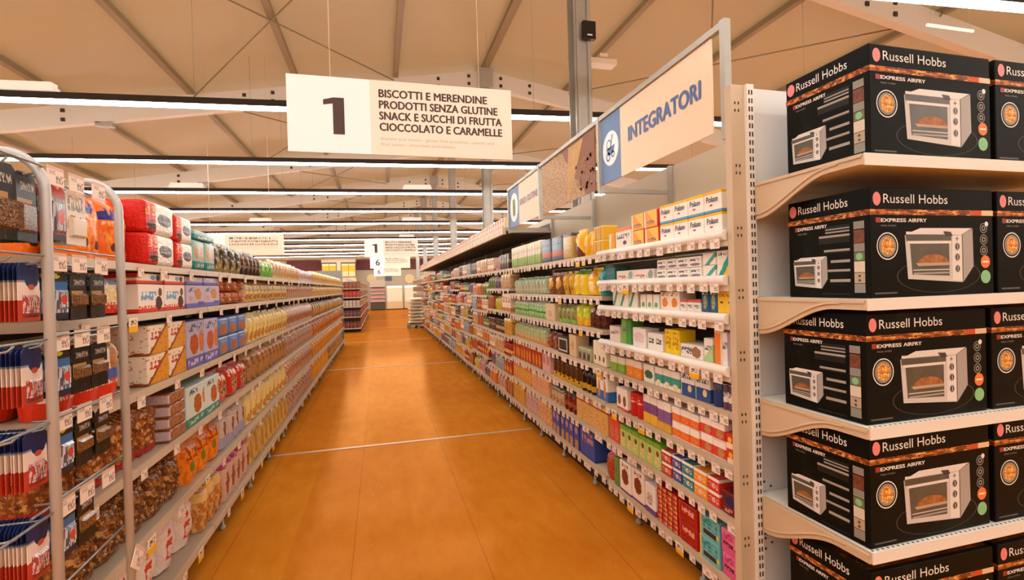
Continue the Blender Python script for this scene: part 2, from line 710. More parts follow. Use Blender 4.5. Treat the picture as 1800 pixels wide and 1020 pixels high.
for k, x, desc in ((1, -3.7, 'above the second LED strip over the biscuit run'), (3, -3.9, 'on the fourth LED strip beyond the wall of biscuits'),
                   (3, 0.9, 'on the fourth LED strip over the aisle'), (5, -3.6, 'on the sixth LED strip beyond the biscuits'),
                   (5, 1.1, 'on the sixth LED strip over the aisle'), (7, 1.2, 'on the eighth LED strip far down the aisle')):
    Y0 = 3.62 + 2.66 * k
    a = R(-4.6)
    tag(link('emergency_light', eme, None, (x * math.cos(a), Y0 + x * math.sin(a), 3.609), a), 'white emergency light box sitting ' + desc, 'light', 'emergency lights')

# ------------------------------------------------------------------ aisle sign boards hung from the roof
BAYN = ['first bay', 'second bay', 'third bay', 'fourth bay', 'fifth bay', 'sixth bay', 'seventh bay', 'eighth bay', 'ninth bay', 'tenth bay', 'eleventh bay', 'twelfth bay', 'thirteenth bay', 'fourteenth bay', 'fifteenth bay']

M_SCRIB = pk('distant_print', 'f6e3cb', (('t', 0, 1, 0.55, 0.72, '8a7468', 60, 3), ('t', 0, 0.85, 0.8, 0.97, '8a7468', 60, 3), ('t', 0, 1, 0.3, 0.45, '8a7468', 60, 3)), 0.5, 0)


def aisle_sign(x0, x1, zb, zt, Y, num, lines, small, label, full=True, ghost=False):
    o = empty('aisle_sign', ((x0 + x1) / 2, Y, zb), label, 'sign', 'aisle signs')
    W, H = x1 - x0, zt - zb
    xl = -W / 2
    sp = xl + W * 0.345
    mb = MB()
    mb.box(xl, sp, 0, 0.008, 0, H, 0)
    mb.box(sp, xl + W, 0, 0.008, 0, H, 1)
    link('board', mb.mesh('board', [M_CREAM, M_TAUPE]), o)
    mb = MB()
    if num == '1':
        # numeral one drawn as a flagged bar
        nx, nz, nw, nh = xl + W * 0.148, H * 0.245, W * 0.087, H * 0.485
        mb.face([(nx + nw * 0.45, -0.001, nz), (nx + nw, -0.001, nz), (nx + nw, -0.001, nz + nh), (nx + nw * 0.5, -0.001, nz + nh),
                 (nx, -0.001, nz + nh * 0.93), (nx, -0.001, nz + nh * 0.79), (nx + nw * 0.45, -0.001, nz + nh * 0.83)])
    elif num:
        add_text(mb, num, xl + W * 0.14, H * 0.25, W * 0.1, H * 0.5, -0.001, 0, 0.03)
    if num:
        link('numeral', mb.mesh('numeral', M_INK), o)
    mb = MB()
    if ghost:
        mb.face([(xl + W * 0.385, -0.001, H * 0.3), (xl + W * 0.93, -0.001, H * 0.3), (xl + W * 0.93, -0.001, H * 0.88), (xl + W * 0.385, -0.001, H * 0.88)])
        link('small_print', mb.mesh('print', M_SCRIB), o)
        mb = MB()
    for i, (s, wf) in enumerate(lines):
        add_text(mb, s, xl + W * 0.385, H * (0.775 - 0.15 * i), W * wf, H * 0.105, -0.001, 0, 0.05)
    for i, (s, wf) in enumerate(small):
        add_text(mb, s, xl + W * 0.388, H * (0.19 - 0.075 * i), W * wf, H * 0.05, -0.001, 1)
    if mb.v:
        link('lettering', mb.mesh('lettering', [M_INK, M_INKP]), o)
    mb = MB()
    for sx in (-W * 0.32, W * 0.345):
        mb.tube([(sx, 0.004, H), (sx, 0.004, roofz((x0 + x1) / 2 + sx) - zb)], 0.0025, 5)
    link('hanging_wire', mb.mesh('wire', mat('nylon', 'e9d9c0', 0.4)), o)
    return o

L1 = [('BISCOTTI E MERENDINE', 0.495), ('PRODOTTI SENZA GLUTINE', 0.545), ('SNACK E SUCCHI DI FRUTTA', 0.565), ('CIOCCOLATO E CARAMELLE', 0.565)]
S1 = [('biscuits and snacks - gluten free products - snacks and', 0.52), ('fruit juices - chocolate and sweets', 0.335)]
aisle_sign(-0.466, 0.814, 2.125, 2.552, 2.95, '1', L1, S1, 'big hanging cream sign with numeral 1 and four lines of category names')
aisle_sign(-0.36, 1.02, 2.2, 2.67, 13.5, '1', L1, S1, 'hanging sign with numeral 1 farther down the aisle, above both sixes')
aisle_sign(-0.31, 1.08, 2.09, 2.52, 18.2, '6', [], [], 'hanging sign with numeral 6 just below the distant numeral 1', ghost=True)
aisle_sign(-0.27, 1.07, 2.02, 2.45, 26.0, '6', [], [], 'smallest hanging sign with numeral 6, lowest of the three', ghost=True)
aisle_sign(-3.0, -1.6, 2.0, 2.36, 9.4, '', [], [], 'hanging category sign half hidden behind the gold and brown biscuit bags', ghost=True)

# ------------------------------------------------------------------ gondola runs
LXF, RXF = -0.86, 1.31            # shelf fronts
L_LEV = [1.47, 1.285, 1.0, 0.73, 0.46, 0.16]
A_LEV = [1.535, 1.36, 1.21, 1.005, 0.83, 0.617, 0.407, 0.15]
B_LEV = [1.53, 1.27, 1.06, 0.83, 0.62, 0.41, 0.17]
R_BAYS = [1.625 + (2.775 - 1.625) * 0, 2.775, 3.93, 5.01] + [5.01 + 1.145 * i for i in range(1, 11)]
L_BAYS = [1.64, 2.86] + [2.86 + 1.22 * i for i in range(1, 9)]
RUN = {'L': 'biscuit run', 'R': 'supplement run'}


def levname(i, n):
    return 'bottom' if i == n - 1 else ['top', 'second', 'third', 'fourth', 'fifth', 'sixth', 'seventh'][i]


TAGME = None
def tag_mesh():
    global TAGME
    if TAGME is None:
        mb = MB()
        mb.box(-0.024, 0.024, -0.002, 0, -0.040, 0.0)
        TAGME = (mb.mesh('price_tag', M_TAG), mb.mesh('price_tag', M_TAGY))
    return TAGME


def shelf(run, z, y0, y1, depth, lev, nlev, bay, white=False, ntags=0, offers=()):
    xf = LXF if run == 'L' else RXF
    sg = -1 if run == 'L' else 1
    rz = R(90) if run == 'L' else R(-90)
    o = empty('gondola_shelf', (xf, (y0 + y1) / 2, z), '%s beige metal shelf in the %s of the %s' % (levname(lev, nlev), BAYN[bay], RUN[run])
              if not white else '%s shelf with white rounded front in the first bay of the supplement run' % levname(lev, nlev), 'shelf', 'shelves of the ' + RUN[run], rz)
    L = y1 - y0 - 0.006
    mb = MB()
    mb.box(-L / 2, L / 2, 0.006, depth, -0.028, 0)
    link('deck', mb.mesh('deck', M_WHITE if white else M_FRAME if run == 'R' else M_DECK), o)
    mb = MB()
    if white:
        mb.tube([(-L / 2, -0.018, -0.012), (L / 2, -0.018, -0.012)], 0.021, 10)
        mb.box(-L / 2, L / 2, -0.012, 0.006, -0.055, 0.003)
        rail = link('price_rail', mb.mesh('rail', M_WHITE), o)
    else:
        mb.face([(-L / 2, 0, 0.0006), (L / 2, 0, 0.0006), (L / 2, 0.008, 0.0006), (-L / 2, 0.008, 0.0006)])
        mb.face([(-L / 2, -0.005, -0.027), (L / 2, -0.005, -0.027), (L / 2, 0, 0.0006), (-L / 2, 0, 0.0006)])
        mb.face([(-L / 2, -0.005, -0.027), (-L / 2, 0.008, -0.027), (L / 2, 0.008, -0.027), (L / 2, -0.005, -0.027)])
        mb.face([(-L / 2, 0, 0.0006), (-L / 2, 0.008, 0.0006), (-L / 2, 0.008, -0.027), (-L / 2, -0.005, -0.027)])
        mb.face([(L / 2, -0.005, -0.027), (L / 2, 0.008, -0.027), (L / 2, 0.008, 0.0006), (L / 2, 0, 0.0006)])
        rail = link('price_rail', mb.mesh('rail', M_RAIL), o)
    tm = tag_mesh()
    rnd = random.Random(int(z * 1000) + bay * 17)
    for i in range(ntags):
        x = -L / 2 + L * (i + 0.5 + rnd.uniform(-0.25, 0.25)) / ntags
        k = 1 if rnd.random() < (0.06 if run == 'R' else 0.12) else 0
        sc = rnd.uniform(0.9, 1.15) * (1.35 if k else 1)
        t = link('price_tag', tm[k], o, (x, -0.036 if white else -0.0065, -0.018 if white else -0.012), rnd.uniform(-0.05, 0.05))
        t.scale = (sc, 1, sc)
    return o


def run_frame(run, bays, ztop, zbase):
    xf = LXF if run == 'L' else RXF
    sg = -1 if run == 'L' else 1
    o = empty('gondola_shelving', (xf + sg * 0.4, bays[0], 0),
              'long beige gondola frame carrying the %s, uprights and back panels' % ('biscuits' if run == 'L' else 'supplements and sauces'), 'shelving')
    for i in range(len(bays) - 1):
        mb = MB()
        x = xf + sg * 0.5
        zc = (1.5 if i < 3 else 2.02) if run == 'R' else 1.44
        mb.box(min(x, x + sg * 0.02), max(x, x + sg * 0.02), bays[i] + 0.015, bays[i + 1] - 0.015, zc, ztop)
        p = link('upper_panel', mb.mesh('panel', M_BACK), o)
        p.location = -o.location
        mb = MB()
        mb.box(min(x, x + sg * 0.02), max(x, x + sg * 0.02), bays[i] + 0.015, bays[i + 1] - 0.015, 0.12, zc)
        p = link('back_panel', mb.mesh('panel', M_BACK_SHADE), o)
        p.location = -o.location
        mb = MB()
        a, b = sorted((xf + sg * 0.09, xf + sg * 0.5))
        mb.box(a, b, bays[i], bays[i + 1], 0.0, 0.115)
        p = link('plinth', mb.mesh('plinth', M_DARK), o)
        p.location = -o.location
        for s in (0.25, 0.75):
            mb = MB()
            yy = bays[i] + (bays[i + 1] - bays[i]) * s
            mb.lathe([(0.018, 0.0), (0.018, 0.02), (0.008, 0.022), (0.008, zbase - 0.03)], 8, (xf + sg * 0.05, yy))
            p = link('levelling_foot', mb.mesh('foot', M_STEEL), o)
            p.location = -o.location
    for y in bays:
        mb = MB()
        a, b = sorted((xf + sg * 0.475, xf + sg * 0.53))
        mb.box(a, b, y - 0.015, y + 0.015, 0.0, ztop)
        p = link('upright', mb.mesh('upright', M_STEEL if run == 'R' else M_FRAME), o)
        p.location = -o.location
    return o


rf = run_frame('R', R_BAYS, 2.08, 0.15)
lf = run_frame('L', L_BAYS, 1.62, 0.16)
for i in range(len(R_BAYS) - 1):
    lv = A_LEV if i == 0 else B_LEV
    for j, z in enumerate(lv):
        d = 0.46
        if i > 2 and 0 < j < len(lv) - 1:
            z += 0.05 * math.sin(i * 2.3 + j) * (0.6 if j > 1 else 1)
        shelf('R', z, R_BAYS[i], R_BAYS[i + 1], d, j, len(lv), i, i == 0 and j < 4, 14 if i == 0 else 12 if i < 3 else 8 if i < 6 else 4)
R_LEVZ = lambda i, j: (A_LEV[j] if i == 0 else B_LEV[j] + (0.05 * math.sin(i * 2.3 + j) * (0.6 if j > 1 else 1) if i > 2 and 0 < j < 6 else 0))
for i in range(len(L_BAYS) - 1):
    for j, z in enumerate(L_LEV):
        shelf('L', z, L_BAYS[i], L_BAYS[i + 1], 0.46, j, 6, i, False, 4 if i < 4 else 3)

# end panels of the runs
o = empty('gable_panel', (1.31, 1.61, 0), 'tall beige gable panel with paired slots at the camera end of the supplement run', 'panel')
mb = MB()
mb.box(1.295, 1.352, 1.588, 1.622, 0.0, 2.085, 0)
mb.box(1.352, 1.78, 1.611, 1.619, 0.0, 2.085, 0)
p = link('sheet', mb.mesh('sheet', M_FRAME), o)
p.location = -o.location
for z in [0.1 + 0.236 * k for k in range(9)]:
    mb = MB()
    for dx in (0.017, 0.033):
        for dz in (0, 0.028):
            mb.box(1.295 + dx - 0.002, 1.295 + dx + 0.003, 1.5865, 1.5885, z + dz - 0.005, z + dz + 0.005)
    p = link('slot', mb.mesh('slot', M_HOLE), o)
    p.location = -o.location
mb = MB()
mb.box(-1.36, -0.87, L_BAYS[-1] + 0.018, L_BAYS[-1] + 0.05, 0, 1.83)
tag(link('gable_panel', mb.mesh('gable', mat('gable_grey', '8f8f88', 0.5))), 'grey gable panel closing the far end of the biscuit run', 'panel')

# canopy shelf over the far part of the supplement run with its row of boxes
o = empty('canopy_shelf', (1.31, 5.05, 1.93), 'deep dark-bottomed canopy shelf on top of the supplement run beyond the signs', 'shelf')
mb = MB()
mb.box(1.30, 1.783, 5.06, 16.44, 1.893, 1.93)
p = link('deck', mb.mesh('deck', mat('canopy_under', '4a3a2c', 0.6)), o)
p.location = -o.location
mb = MB()
mb.box(1.30, 1.783, 5.06, 16.44, 1.931, 1.963)
p = link('top_board', mb.mesh('board', M_RAIL), o)
p.location = -o.location
mb = MB()
mb.box(1.265, 1.299, 5.06, 16.44, 1.893, 1.966)
p = link('front_rail', mb.mesh('rail', mat('canopy_rail', 'dcc7a6', 0.5)), o)
p.location = -o.location
for i in range(40):
    t = link('price_tag', tag_mesh()[0], o, (1.2645 - 1.31, 5.2 + .27 * i - 5.05, 1.95 - 1.93), R(-90))

# ------------------------------------------------------------------ category frame with the hanging panels
o = empty('sign_frame', (1.33, 1.66, 1.9), 'grey metal frame over the supplement run holding the category panels', 'frame')
posts = [1.655, 2.80, 3.975, 5.01]
for y in posts:
    mb = MB()
    mb.box(1.315, 1.345, y - 0.014, y + 0.014, 1.90, 2.365)
    p = link('post', mb.mesh('post', M_STEEL), o)
    p.location = -o.location
    mb = MB()
    mb.box(1.345, 1.783, y - 0.012, y + 0.012, 1.905, 1.93)
    p = link('arm', mb.mesh('arm', M_STEEL), o)
    p.location = -o.location
mb = MB()
mb.box(1.318, 1.342, posts[0] + 0.014, posts[-1] - 0.014, 2.335, 2.362)
p = link('top_rail', mb.mesh('rail', M_STEEL), o)
p.location = -o.location


def side_panel(y0, y1, z0, z1, label, word, blue_w, wordrng, icon):
    """panel facing the aisle; panel coordinates run from far (0) to near"""
    o = empty('category_sign', (1.33, (y0 + y1) / 2, z0), label, 'sign', 'category panels', R(-90))
    W, H = y1 - y0, z1 - z0
    mb = MB()
    mb.box(-W / 2, -W / 2 + blue_w, -0.003, 0.003, 0, H, 0)
    mb.box(-W / 2 + blue_w, W / 2, -0.003, 0.003, 0, H, 1)
    link('board', mb.mesh('board', [M_BLUE, mat('panel_peach', 'f6d9b8', 0.5)]), o)
    mb = MB()
    cx, cz = -W / 2 + blue_w * 0.5, H * 0.5
    mb.disc(cx, cz, blue_w * 0.4, -0.0035, 0, 28)
    r = blue_w * 0.4
    if icon == 'mortar':
        mb.face([(cx - 0.55 * r, -0.004, cz + 0.05 * r), (cx + 0.55 * r, -0.004, cz + 0.12 * r), (cx + 0.35 * r, -0.004, cz - 0.35 * r), (cx - 0.3 * r, -0.004, cz - 0.4 * r)], 1)
        mb.face([(cx + 0.0 * r, -0.004, cz + 0.1 * r), (cx + 0.1 * r, -0.004, cz + 0.1 * r), (cx + 0.35 * r, -0.004, cz + 0.75 * r), (cx + 0.2 * r, -0.004, cz + 0.75 * r)], 1)
        mb.disc(cx - 0.3 * r, cz - 0.45 * r, 0.28 * r, -0.004, 1, 16, 0.16 * r)
        mb.disc(cx + 0.3 * r, cz - 0.4 * r, 0.2 * r, -0.004, 1, 16, 0.1 * r)
        mb.disc(cx - 0.2 * r, cz + 0.25 * r, 0.3 * r, -0.004, 1, 16, 0.22 * r)
    else:
        for q in range(5):
            z = cz - 0.45 * r + 0.22 * r * q
            for s in (-1, 1):
                mb.disc(cx + s * 0.17 * r, z, 0.16 * r, -0.004, 2, 10)
        mb.face([(cx - 0.03 * r, -0.0042, cz - 0.75 * r), (cx + 0.03 * r, -0.0042, cz - 0.75 * r), (cx + 0.03 * r, -0.0042, cz + 0.6 * r), (cx - 0.03 * r, -0.0042, cz + 0.6 * r)], 2)
    link('emblem', mb.mesh('emblem', [M_CREAM, M_BLUEINK, mat('leaf_green', '8fa05a', 0.6)]), o)
    mb = MB()
    a, b, c, d = wordrng
    add_text(mb, word, -W / 2 + W * a, H * c, W * (b - a), H * (d - c), -0.0045, 0, 0.06)
    link('lettering', mb.mesh('lettering', M_BLUEINK if icon == 'mortar' else mat('sign_mauve', '9a8fa2', 0.5)), o)
    return o

side_panel(1.735, 2.775, 1.945, 2.33, 'peach category sign reading INTEGRATORI with blue mortar emblem', 'INTEGRATORI', 0.25, (0.33, 0.93, 0.44, 0.64), 'mortar')
side_panel(4.01, 4.985, 1.94, 2.33, 'peach category sign reading SENZA GLUTINE with wheat emblem', 'SENZA GLUTINE', 0.36, (0.4, 0.97, 0.46, 0.6), 'wheat')
o = empty('picture_panel', (1.33, 3.39, 1.935), 'brown picture panel of wheat ears and grains between the two category signs', 'sign', None, R(-90))
mb = MB()
W, H = 1.04, 0.39
mb.box(-W / 2, W / 2, -0.003, 0.003, 0, H)
link('board', mb.mesh('board', pk('wheat_print', 'b98a4e', (('n', 16, 0.52, '8a5a2a', (1, 1, 4)), ('n', 30, 0.56, 'd8b478', (1, 1, 3)), ('d', 1, 0.42, 0.92, '8a5026'), ('n', 60, 0.7, '6d3a18')), 0.5, 0.1)), o)
mb = MB()
mb.face([(W * 0.02, -0.004, H * 0.04), (W * 0.08, -0.004, H * 0.04), (W * 0.34, -0.004, H * 0.98), (W * 0.08, -0.004, H * 0.98)])
link('wheat_stalk', mb.mesh('stalk', mat('straw', 'd2a558', 0.6, noise=('b98844', 20, 0.3))), o)
mb = MB()
rr = random.Random(3)
for i in range(60):
    x = W * rr.uniform(0.2, 0.48)
    z = H * rr.uniform(0.1, 0.62)
    mb.disc(x, z, 0.016, -0.0045, 0, 8, None, 0.012)
link('grain_print', mb.mesh('grains', mat('grain_brown', 'b5713a', 0.6, noise=('93522a', 60, 0.2))), o)

# ------------------------------------------------------------------ end display with the mini-oven cartons
EX0, EX1, EYB, EYF = 1.385, 2.62, 1.595, 1.141
E_LEV = [1.71, 1.28, 0.897, 0.527, 0.115]
o = empty('end_display_frame', (EX0, EYB, 0), 'white back panel with slotted upright at the end of the supplement run', 'shelving')
mb = MB()
mb.box(1.385, 2.66, 1.598, 1.608, 0.02, 2.08)
p = link('back_panel', mb.mesh('panel', mat('panel_white', 'e4e0dc', 0.45)), o)
p.location = -o.location
for x in (1.354, 2.63):
    mb = MB()
    mb.box(x, x + 0.031, 1.572, 1.605, 0, 2.085)
    p = link('upright', mb.mesh('upright', M_WHITE), o)
    p.location = -o.location
mb = MB()
for k in range(64):
    z = 0.06 + k * 0.0315
    for dx in (0.0065, 0.0185):
        mb.box(1.354 + dx, 1.354 + dx + 0.006, 1.5712, 1.5725, z, z + 0.018)
p = link('slot_strip', mb.mesh('slots', M_HOLE), o)
p.location = -o.location
mb = MB()
for k in range(5):
    for z in (0.3, 0.36, 0.42, 0.48):
        mb.box(1.41 + 0.03 * (k % 2), 1.418 + 0.03 * (k % 2), 1.5965, 1.5985, z + 0.02 * k, z + 0.008 + 0.02 * k)
p = link('panel_slot', mb.mesh('slots', M_HOLE), o)
p.location = -o.location
mb = MB()
mb.box(1.385, 2.62, 1.2, 1.59, 0, 0.08)
p = link('plinth', mb.mesh('plinth', M_DARK), o)
p.location = -o.location
M_BRK = mat('bracket_beige', 'd2b896', 0.45)
for j, z in enumerate(E_LEV):
    o = empty('end_shelf', (EX0, EYF, z), '%s cream shelf of the oven end display with curved side bracket' % levname(j, 5), 'shelf', 'shelves of the end display')
    mb = MB()
    mb.box(0.002, EX1 - EX0, 0, EYB - EYF, -0.03, 0)
    mb.box(0, EX1 - EX0, -0.004, 0, -0.034, 0.002)
    link('deck', mb.mesh('deck', M_WHITE), o)
    mb = MB()
    for k in range(62):
        mb.box(0.01 + 0.02 * k, 0.016 + 0.02 * k, 0.006, 0.012, 0.0, 0.0006)
    link('slot_strip', mb.mesh('slots', M_HOLE), o)
    if j == 4:
        continue
    for sx in (-0.006, EX1 - EX0):
        mb = MB()
        dY = EYB - EYF - 0.03
        prof = []
        for i in range(17):
            t = i / 16
            zz = -0.032 - 0.105 * (max(0, (t - 0.25) / 0.75) ** 2 * (3 - 2 * max(0, (t - 0.25) / 0.75)))
            prof.append((t * dY, zz))
        for xx, rev in ((sx - 0.002, False), (sx + 0.006, True)):
            for (ya, za), (yb, zb) in zip(prof, prof[1:]):
                q = [(xx, ya, za), (xx, yb, zb), (xx, yb, 0.0), (xx, ya, 0.0)]
                mb.face(q[::-1] if not rev else q)
        for (ya, za), (yb, zb) in zip(prof, prof[1:]):
            mb.face([(sx - 0.002, ya, za), (sx + 0.006, ya, za), (sx + 0.006, yb, zb), (sx - 0.002, yb, zb)])
        mb.face([(sx - 0.002, 0, -0.032), (sx - 0.002, 0, 0), (sx + 0.006, 0, 0), (sx + 0.006, 0, -0.032)])
        # raised rib following the curve and lip along the top
        mb.tube([(sx - 0.002, y, zv + 0.018) for y, zv in prof[3:]], 0.005, 6)
        mb.box(sx - 0.006, sx, 0.0, dY, -0.012, -0.004)
        link('bracket', mb.mesh('bracket', M_BRK), o)

# the carton: 51 x 31 x 33.5 cm, printed front and side
BW, BD, BH = 0.51, 0.31, 0.335
M_BOX = pk('carton_black', '13120e', (('n', 2.2, 0.6, '1b1a13'),), 0.42, 0.0)
M_BOX.node_tree.nodes['Principled BSDF'].inputs['Specular IOR Level'].default_value = 0.07
P_WHITE = mat('print_white', 'f3ece2', 0.45)
P_FOOD = pk('print_food', '7d3a17', (('n', 14, 0.5, 'd0702c', (1, 1, 0.12)), ('n', 22, 0.56, '4b2412', (1, 1, 0.15)), ('n', 19, 0.6, 'e8b060', (1, 1, 0.12)), ('r', 0.9, 1, 0, 1, 'edc9a0'), ('r', 0.83, 0.9, 0, 1, 'd2532b')), 0.45)
P_PINK = mat('print_pink', 'f08a86', 0.45)
P_RED = mat('print_red', '9c2f1c', 0.45)
P_SILV = mat('print_silver', 'cfc8c0', 0.4)
P_SILV2 = mat('print_silver_pale', 'e6dfd8', 0.4)
P_SILV3 = mat('print_silver_dark', 'a9a29a', 0.4)
P_GLASS = mat('print_glass', '45423a', 0.35, noise=('625c50', 14, 0.3))
P_PIE = mat('print_crust', 'b8743a', 0.5, noise=('8a4f22', 60, 0.2))
P_KNOB = mat('print_knob', '3a3733', 0.4)
P_GREY = mat('print_grey', '8f8a80', 0.5)
P_FAINT = mat('print_faint', '55524a', 0.5)
P_ORANGE = mat('print_orange', 'ee7a35', 0.5)
P_GREEN = mat('print_green', '86c78c', 0.5)
P_DISH = pk('print_dish', 'd9822e', (('n', 9, .52, 'f0c878'), ('n', 12, .6, '8a4a1c'), ('n', 15, .66, '7a8a3a')), 0.5)
P_TAN = mat('print_tan', 'b9a285', 0.5)
P_BROWN = mat('print_brown', '8a4a2a', 0.5, noise=('5b2f1c', 50, 0.2))
P_TXT = pk('print_small_text', '1d1c16', (('t', 0, 1, 0, 1, 'a9a094', 70, 12),), 0.45)


def oven_picture(mb, F, glass_light=False):
    """flat printed picture of the appliance; F maps (u, v) on the face to a point, layer k"""
    def poly(pts, mi, k):
        mb.face([F(u_, v_, k) for u_, v_ in pts], mi)
    def circ(cu, cv, ru, rv, mi, k, n=18):
        poly([(cu + ru * math.cos(6.2832 * i / n), cv + rv * math.sin(6.2832 * i / n)) for i in range(n)], mi, k)
    poly([(.27, .575), (.39, .635), (.815, .635), (.73, .575)], 1, 1)
    poly([(.735, .575), (.82, .632), (.825, .27), (.735, .12)], 2, 1)
    poly([(.265, .57), (.73, .575), (.73, .12), (.285, .165)], 0, 1)
    poly([(.27, .57), (.64, .572), (.64, .515), (.275, .515)], 3, 2)
    poly([(.275, .602), (.59, .592), (.61, .575), (.275, .582)], 1, 2)
    poly([(.57, .605), (.635, .60), (.65, .56), (.60, .555)], 5, 3)
    poly([(.305, .49), (.62, .49), (.62, .185), (.32, .205)], 3, 2)
    n = 12
    poly([(.49 + .125 * math.cos(3.1416 * i / n), .305 + .085 * math.sin(3.1416 * i / n)) for i in range(n + 1)], 4, 3)
    poly([(.345, .31), (.615, .31), (.615, .285), (.365, .282)], 6, 4)
    poly([(.325, .25), (.62, .25), (.62, .24), (.325, .24)], 0, 3)
    poly([(.33, .22), (.62, .222), (.62, .208), (.33, .205)], 2, 3)
    poly([(.285, .515), (.635, .515), (.635, .49), (.288, .49)], 1, 3)
    poly([(.645, .562), (.725, .565), (.725, .13), (.645, .14)], 1, 2)
    for cv in (.46, .36, .25):
        circ(.686, cv, .021, .036, 2, 3)
        circ(.688, cv, .016, .028, 5, 4)
        poly([(.685, cv - .02), (.690, cv - .02), (.690, cv + .02), (.685, cv + .02)], 1, 5)
    poly([(.683, .555), (.688, .555), (.688, .515), (.683, .515)], 5, 3)
    poly([(.672, .538), (.70, .538), (.70, .532), (.672, .532)], 5, 3)


PIC = [P_SILV, P_SILV2, P_SILV3, P_GLASS, P_PIE, P_KNOB, P_TAN]


def make_carton():
    body = bevelled(BW, BD, BH, 0.0025, M_BOX)
    o = link('oven_carton', body)
    E = 0.0004
    def FF(u_, v_, k=1):
        return ((u_ - 0.5) * BW, -E * (k + 1), v_ * BH)
    def SF(u_, v_, k=1):     # camera-side flank, read from the aisle
        return (-BW / 2 - E * (k + 1), (1 - u_) * BD, v_ * BH)
    def quad(mb, F, u0, u1, v0, v1, mi=0, k=1):
        mb.face([F(u0, v0, k), F(u1, v0, k), F(u1, v1, k), F(u0, v1, k)], mi)
    def circ(mb, F, cu, cv, r, W, mi=0, k=1, r2=None, n=22):
        ru, rv = r / W, r / BH
        pts = [(cu + ru * math.cos(6.2832 * i / n), cv + rv * math.sin(6.2832 * i / n)) for i in range(n)]
        if r2 is None:
            mb.face([F(a, b, k) for a, b in pts], mi)
        else:
            q = r2 / r
            for (a, b), (c, d) in zip(pts, pts[1:] + pts[:1]):
                mb.face([F(a, b, k), F(c, d, k), F(cu + (c - cu) * q, cv + (d - cv) * q, k), F(cu + (a - cu) * q, cv + (b - cv) * q, k)], mi)
    def words(mb, F, s, u0, u1, v0, v1, bold, mi=0):
        vs, fs = text_pts(s, 1, 1, bold)
        b = len(mb.v)
        per = len(vs) // 5 if bold else len(vs) + 1
        mb.v += [F(u0 + x * (u1 - u0), v0 + z * (v1 - v0), 1 + 0.3 * (q // per)) for q, (x, z) in enumerate(vs)]
        for f in fs:
            mb.f.append(tuple(b + i for i in f))
            mb.mi.append(mi)
            mb.sm.append(False)
    for nm, F, W, tx in (('front', FF, BW, (.105, .615)), ('flank', SF, BD, (.15, .77))):
        mb = MB()
        words(mb, F, 'Russell Hobbs', tx[0], tx[1], .862, .945, 0.0)
        n = 20
        c0 = .055 if nm == 'front' else .075
        mb.face([F(c0 + (.03 if nm == 'front' else .05) * math.cos(6.2832 * i / n), .9 + .062 * math.sin(6.2832 * i / n), 1) for i in range(n)], 1)
        link('brand_lettering', mb.mesh('brand', [P_WHITE, P_PINK]), o)
        mb = MB()
        quad(mb, F, 0.0, 1.0, .755, .805)
        link('food_band', mb.mesh('band', P_FOOD), o)
        mb = MB()
        tx = (.085, .44) if nm == 'front' else (.14, .52)
        words(mb, F, 'EXPRESS', tx[0], tx[0] + (tx[1] - tx[0]) * .54, .69, .722, 0.06)
        words(mb, F, 'AIRFRY', tx[0] + (tx[1] - tx[0]) * .59, tx[1], .69, .722, 0.06)
        words(mb, F, 'MINI OVEN', tx[0], tx[0] + (tx[1] - tx[0]) * .32, .648, .664, 0.0, 2)
        quad(mb, F, tx[0] - .04, tx[0] - .005, .685, .73, 1)
        link('product_lettering', mb.mesh('lettering', [P_WHITE, P_RED, P_GREY]), o)
    mb = MB()
    oven_picture(mb, FF)
    link('oven_picture', mb.mesh('picture', PIC), o)
    mb = MB()
    n = 40
    ring = [(.54 + .34 * math.cos(6.2832 * i / n), .19 + .16 * math.sin(6.2832 * i / n)) for i in range(n)]
    for (a, b), (c, d) in zip(ring, ring[1:] + ring[:1]):
        mb.face([FF(a, b, 0), FF(c, d, 0), FF(.54 + (c - .54) * .985, .19 + (d - .19) * .985, 0), FF(.54 + (a - .54) * .985, .19 + (b - .19) * .985, 0)])
    quad(mb, FF, .03, .2, .035, .05, 0, 0)
    link('table_print', mb.mesh('ring', P_FAINT), o)
    mb = MB()
    oven_picture(mb, lambda a, b, k=1: SF(.07 + (a - .265) * .80, .09 + (b - .12) * .62, k))
    link('oven_picture', mb.mesh('picture', PIC), o)
    mb = MB()
    circ(mb, FF, .13, .47, .042, BW, 0, 1, .0385)
    circ(mb, FF, .13, .47, .034, BW, 1, 1)
    circ(mb, FF, .13, .47, .027, BW, 2, 2)
    link('dish_badge', mb.mesh('badge', [P_WHITE, P_GREY, P_DISH]), o)
    for i, (cv, m, r) in enumerate(((.635, None, .0165), (.525, None, .0165), (.42, None, .0165), (.31, P_ORANGE, .0205), (.165, P_GREEN, .0215))):
        mb = MB()
        cu = .915 + .012 * (i > 2)
        if m is None:
            circ(mb, FF, cu, cv, r, BW, 0, 1, r * .82)
            circ(mb, FF, cu, cv, r * .55, BW, 0, 1, r * .25)
            if i == 0:
                circ(mb, FF, cu + .025, cv + .04, .008, BW, 1, 2)
            link('feature_badge', mb.mesh('badge', [P_GREY, P_WHITE]), o)
        else:
            circ(mb, FF, cu, cv, r, BW, 0, 1)
            quad(mb, FF, cu - .025, cu + .025, cv - .008, cv + .008, 1, 2)
            link('feature_badge', mb.mesh('badge', [m, P_WHITE if m == P_ORANGE else P_GREEN]), o)
    mb = MB()
    for i, (v0, v1, u0) in enumerate(((.63, .70, .50), (.53, .61, .42), (.435, .47, .48), (.34, .37, .56), (.245, .275, .52), (.15, .18, .55), (.03, .045, .45))):
        quad(mb, SF, u0, .785, v0, v1)
    link('small_print', mb.mesh('print', P_TXT), o)
    mb = MB()
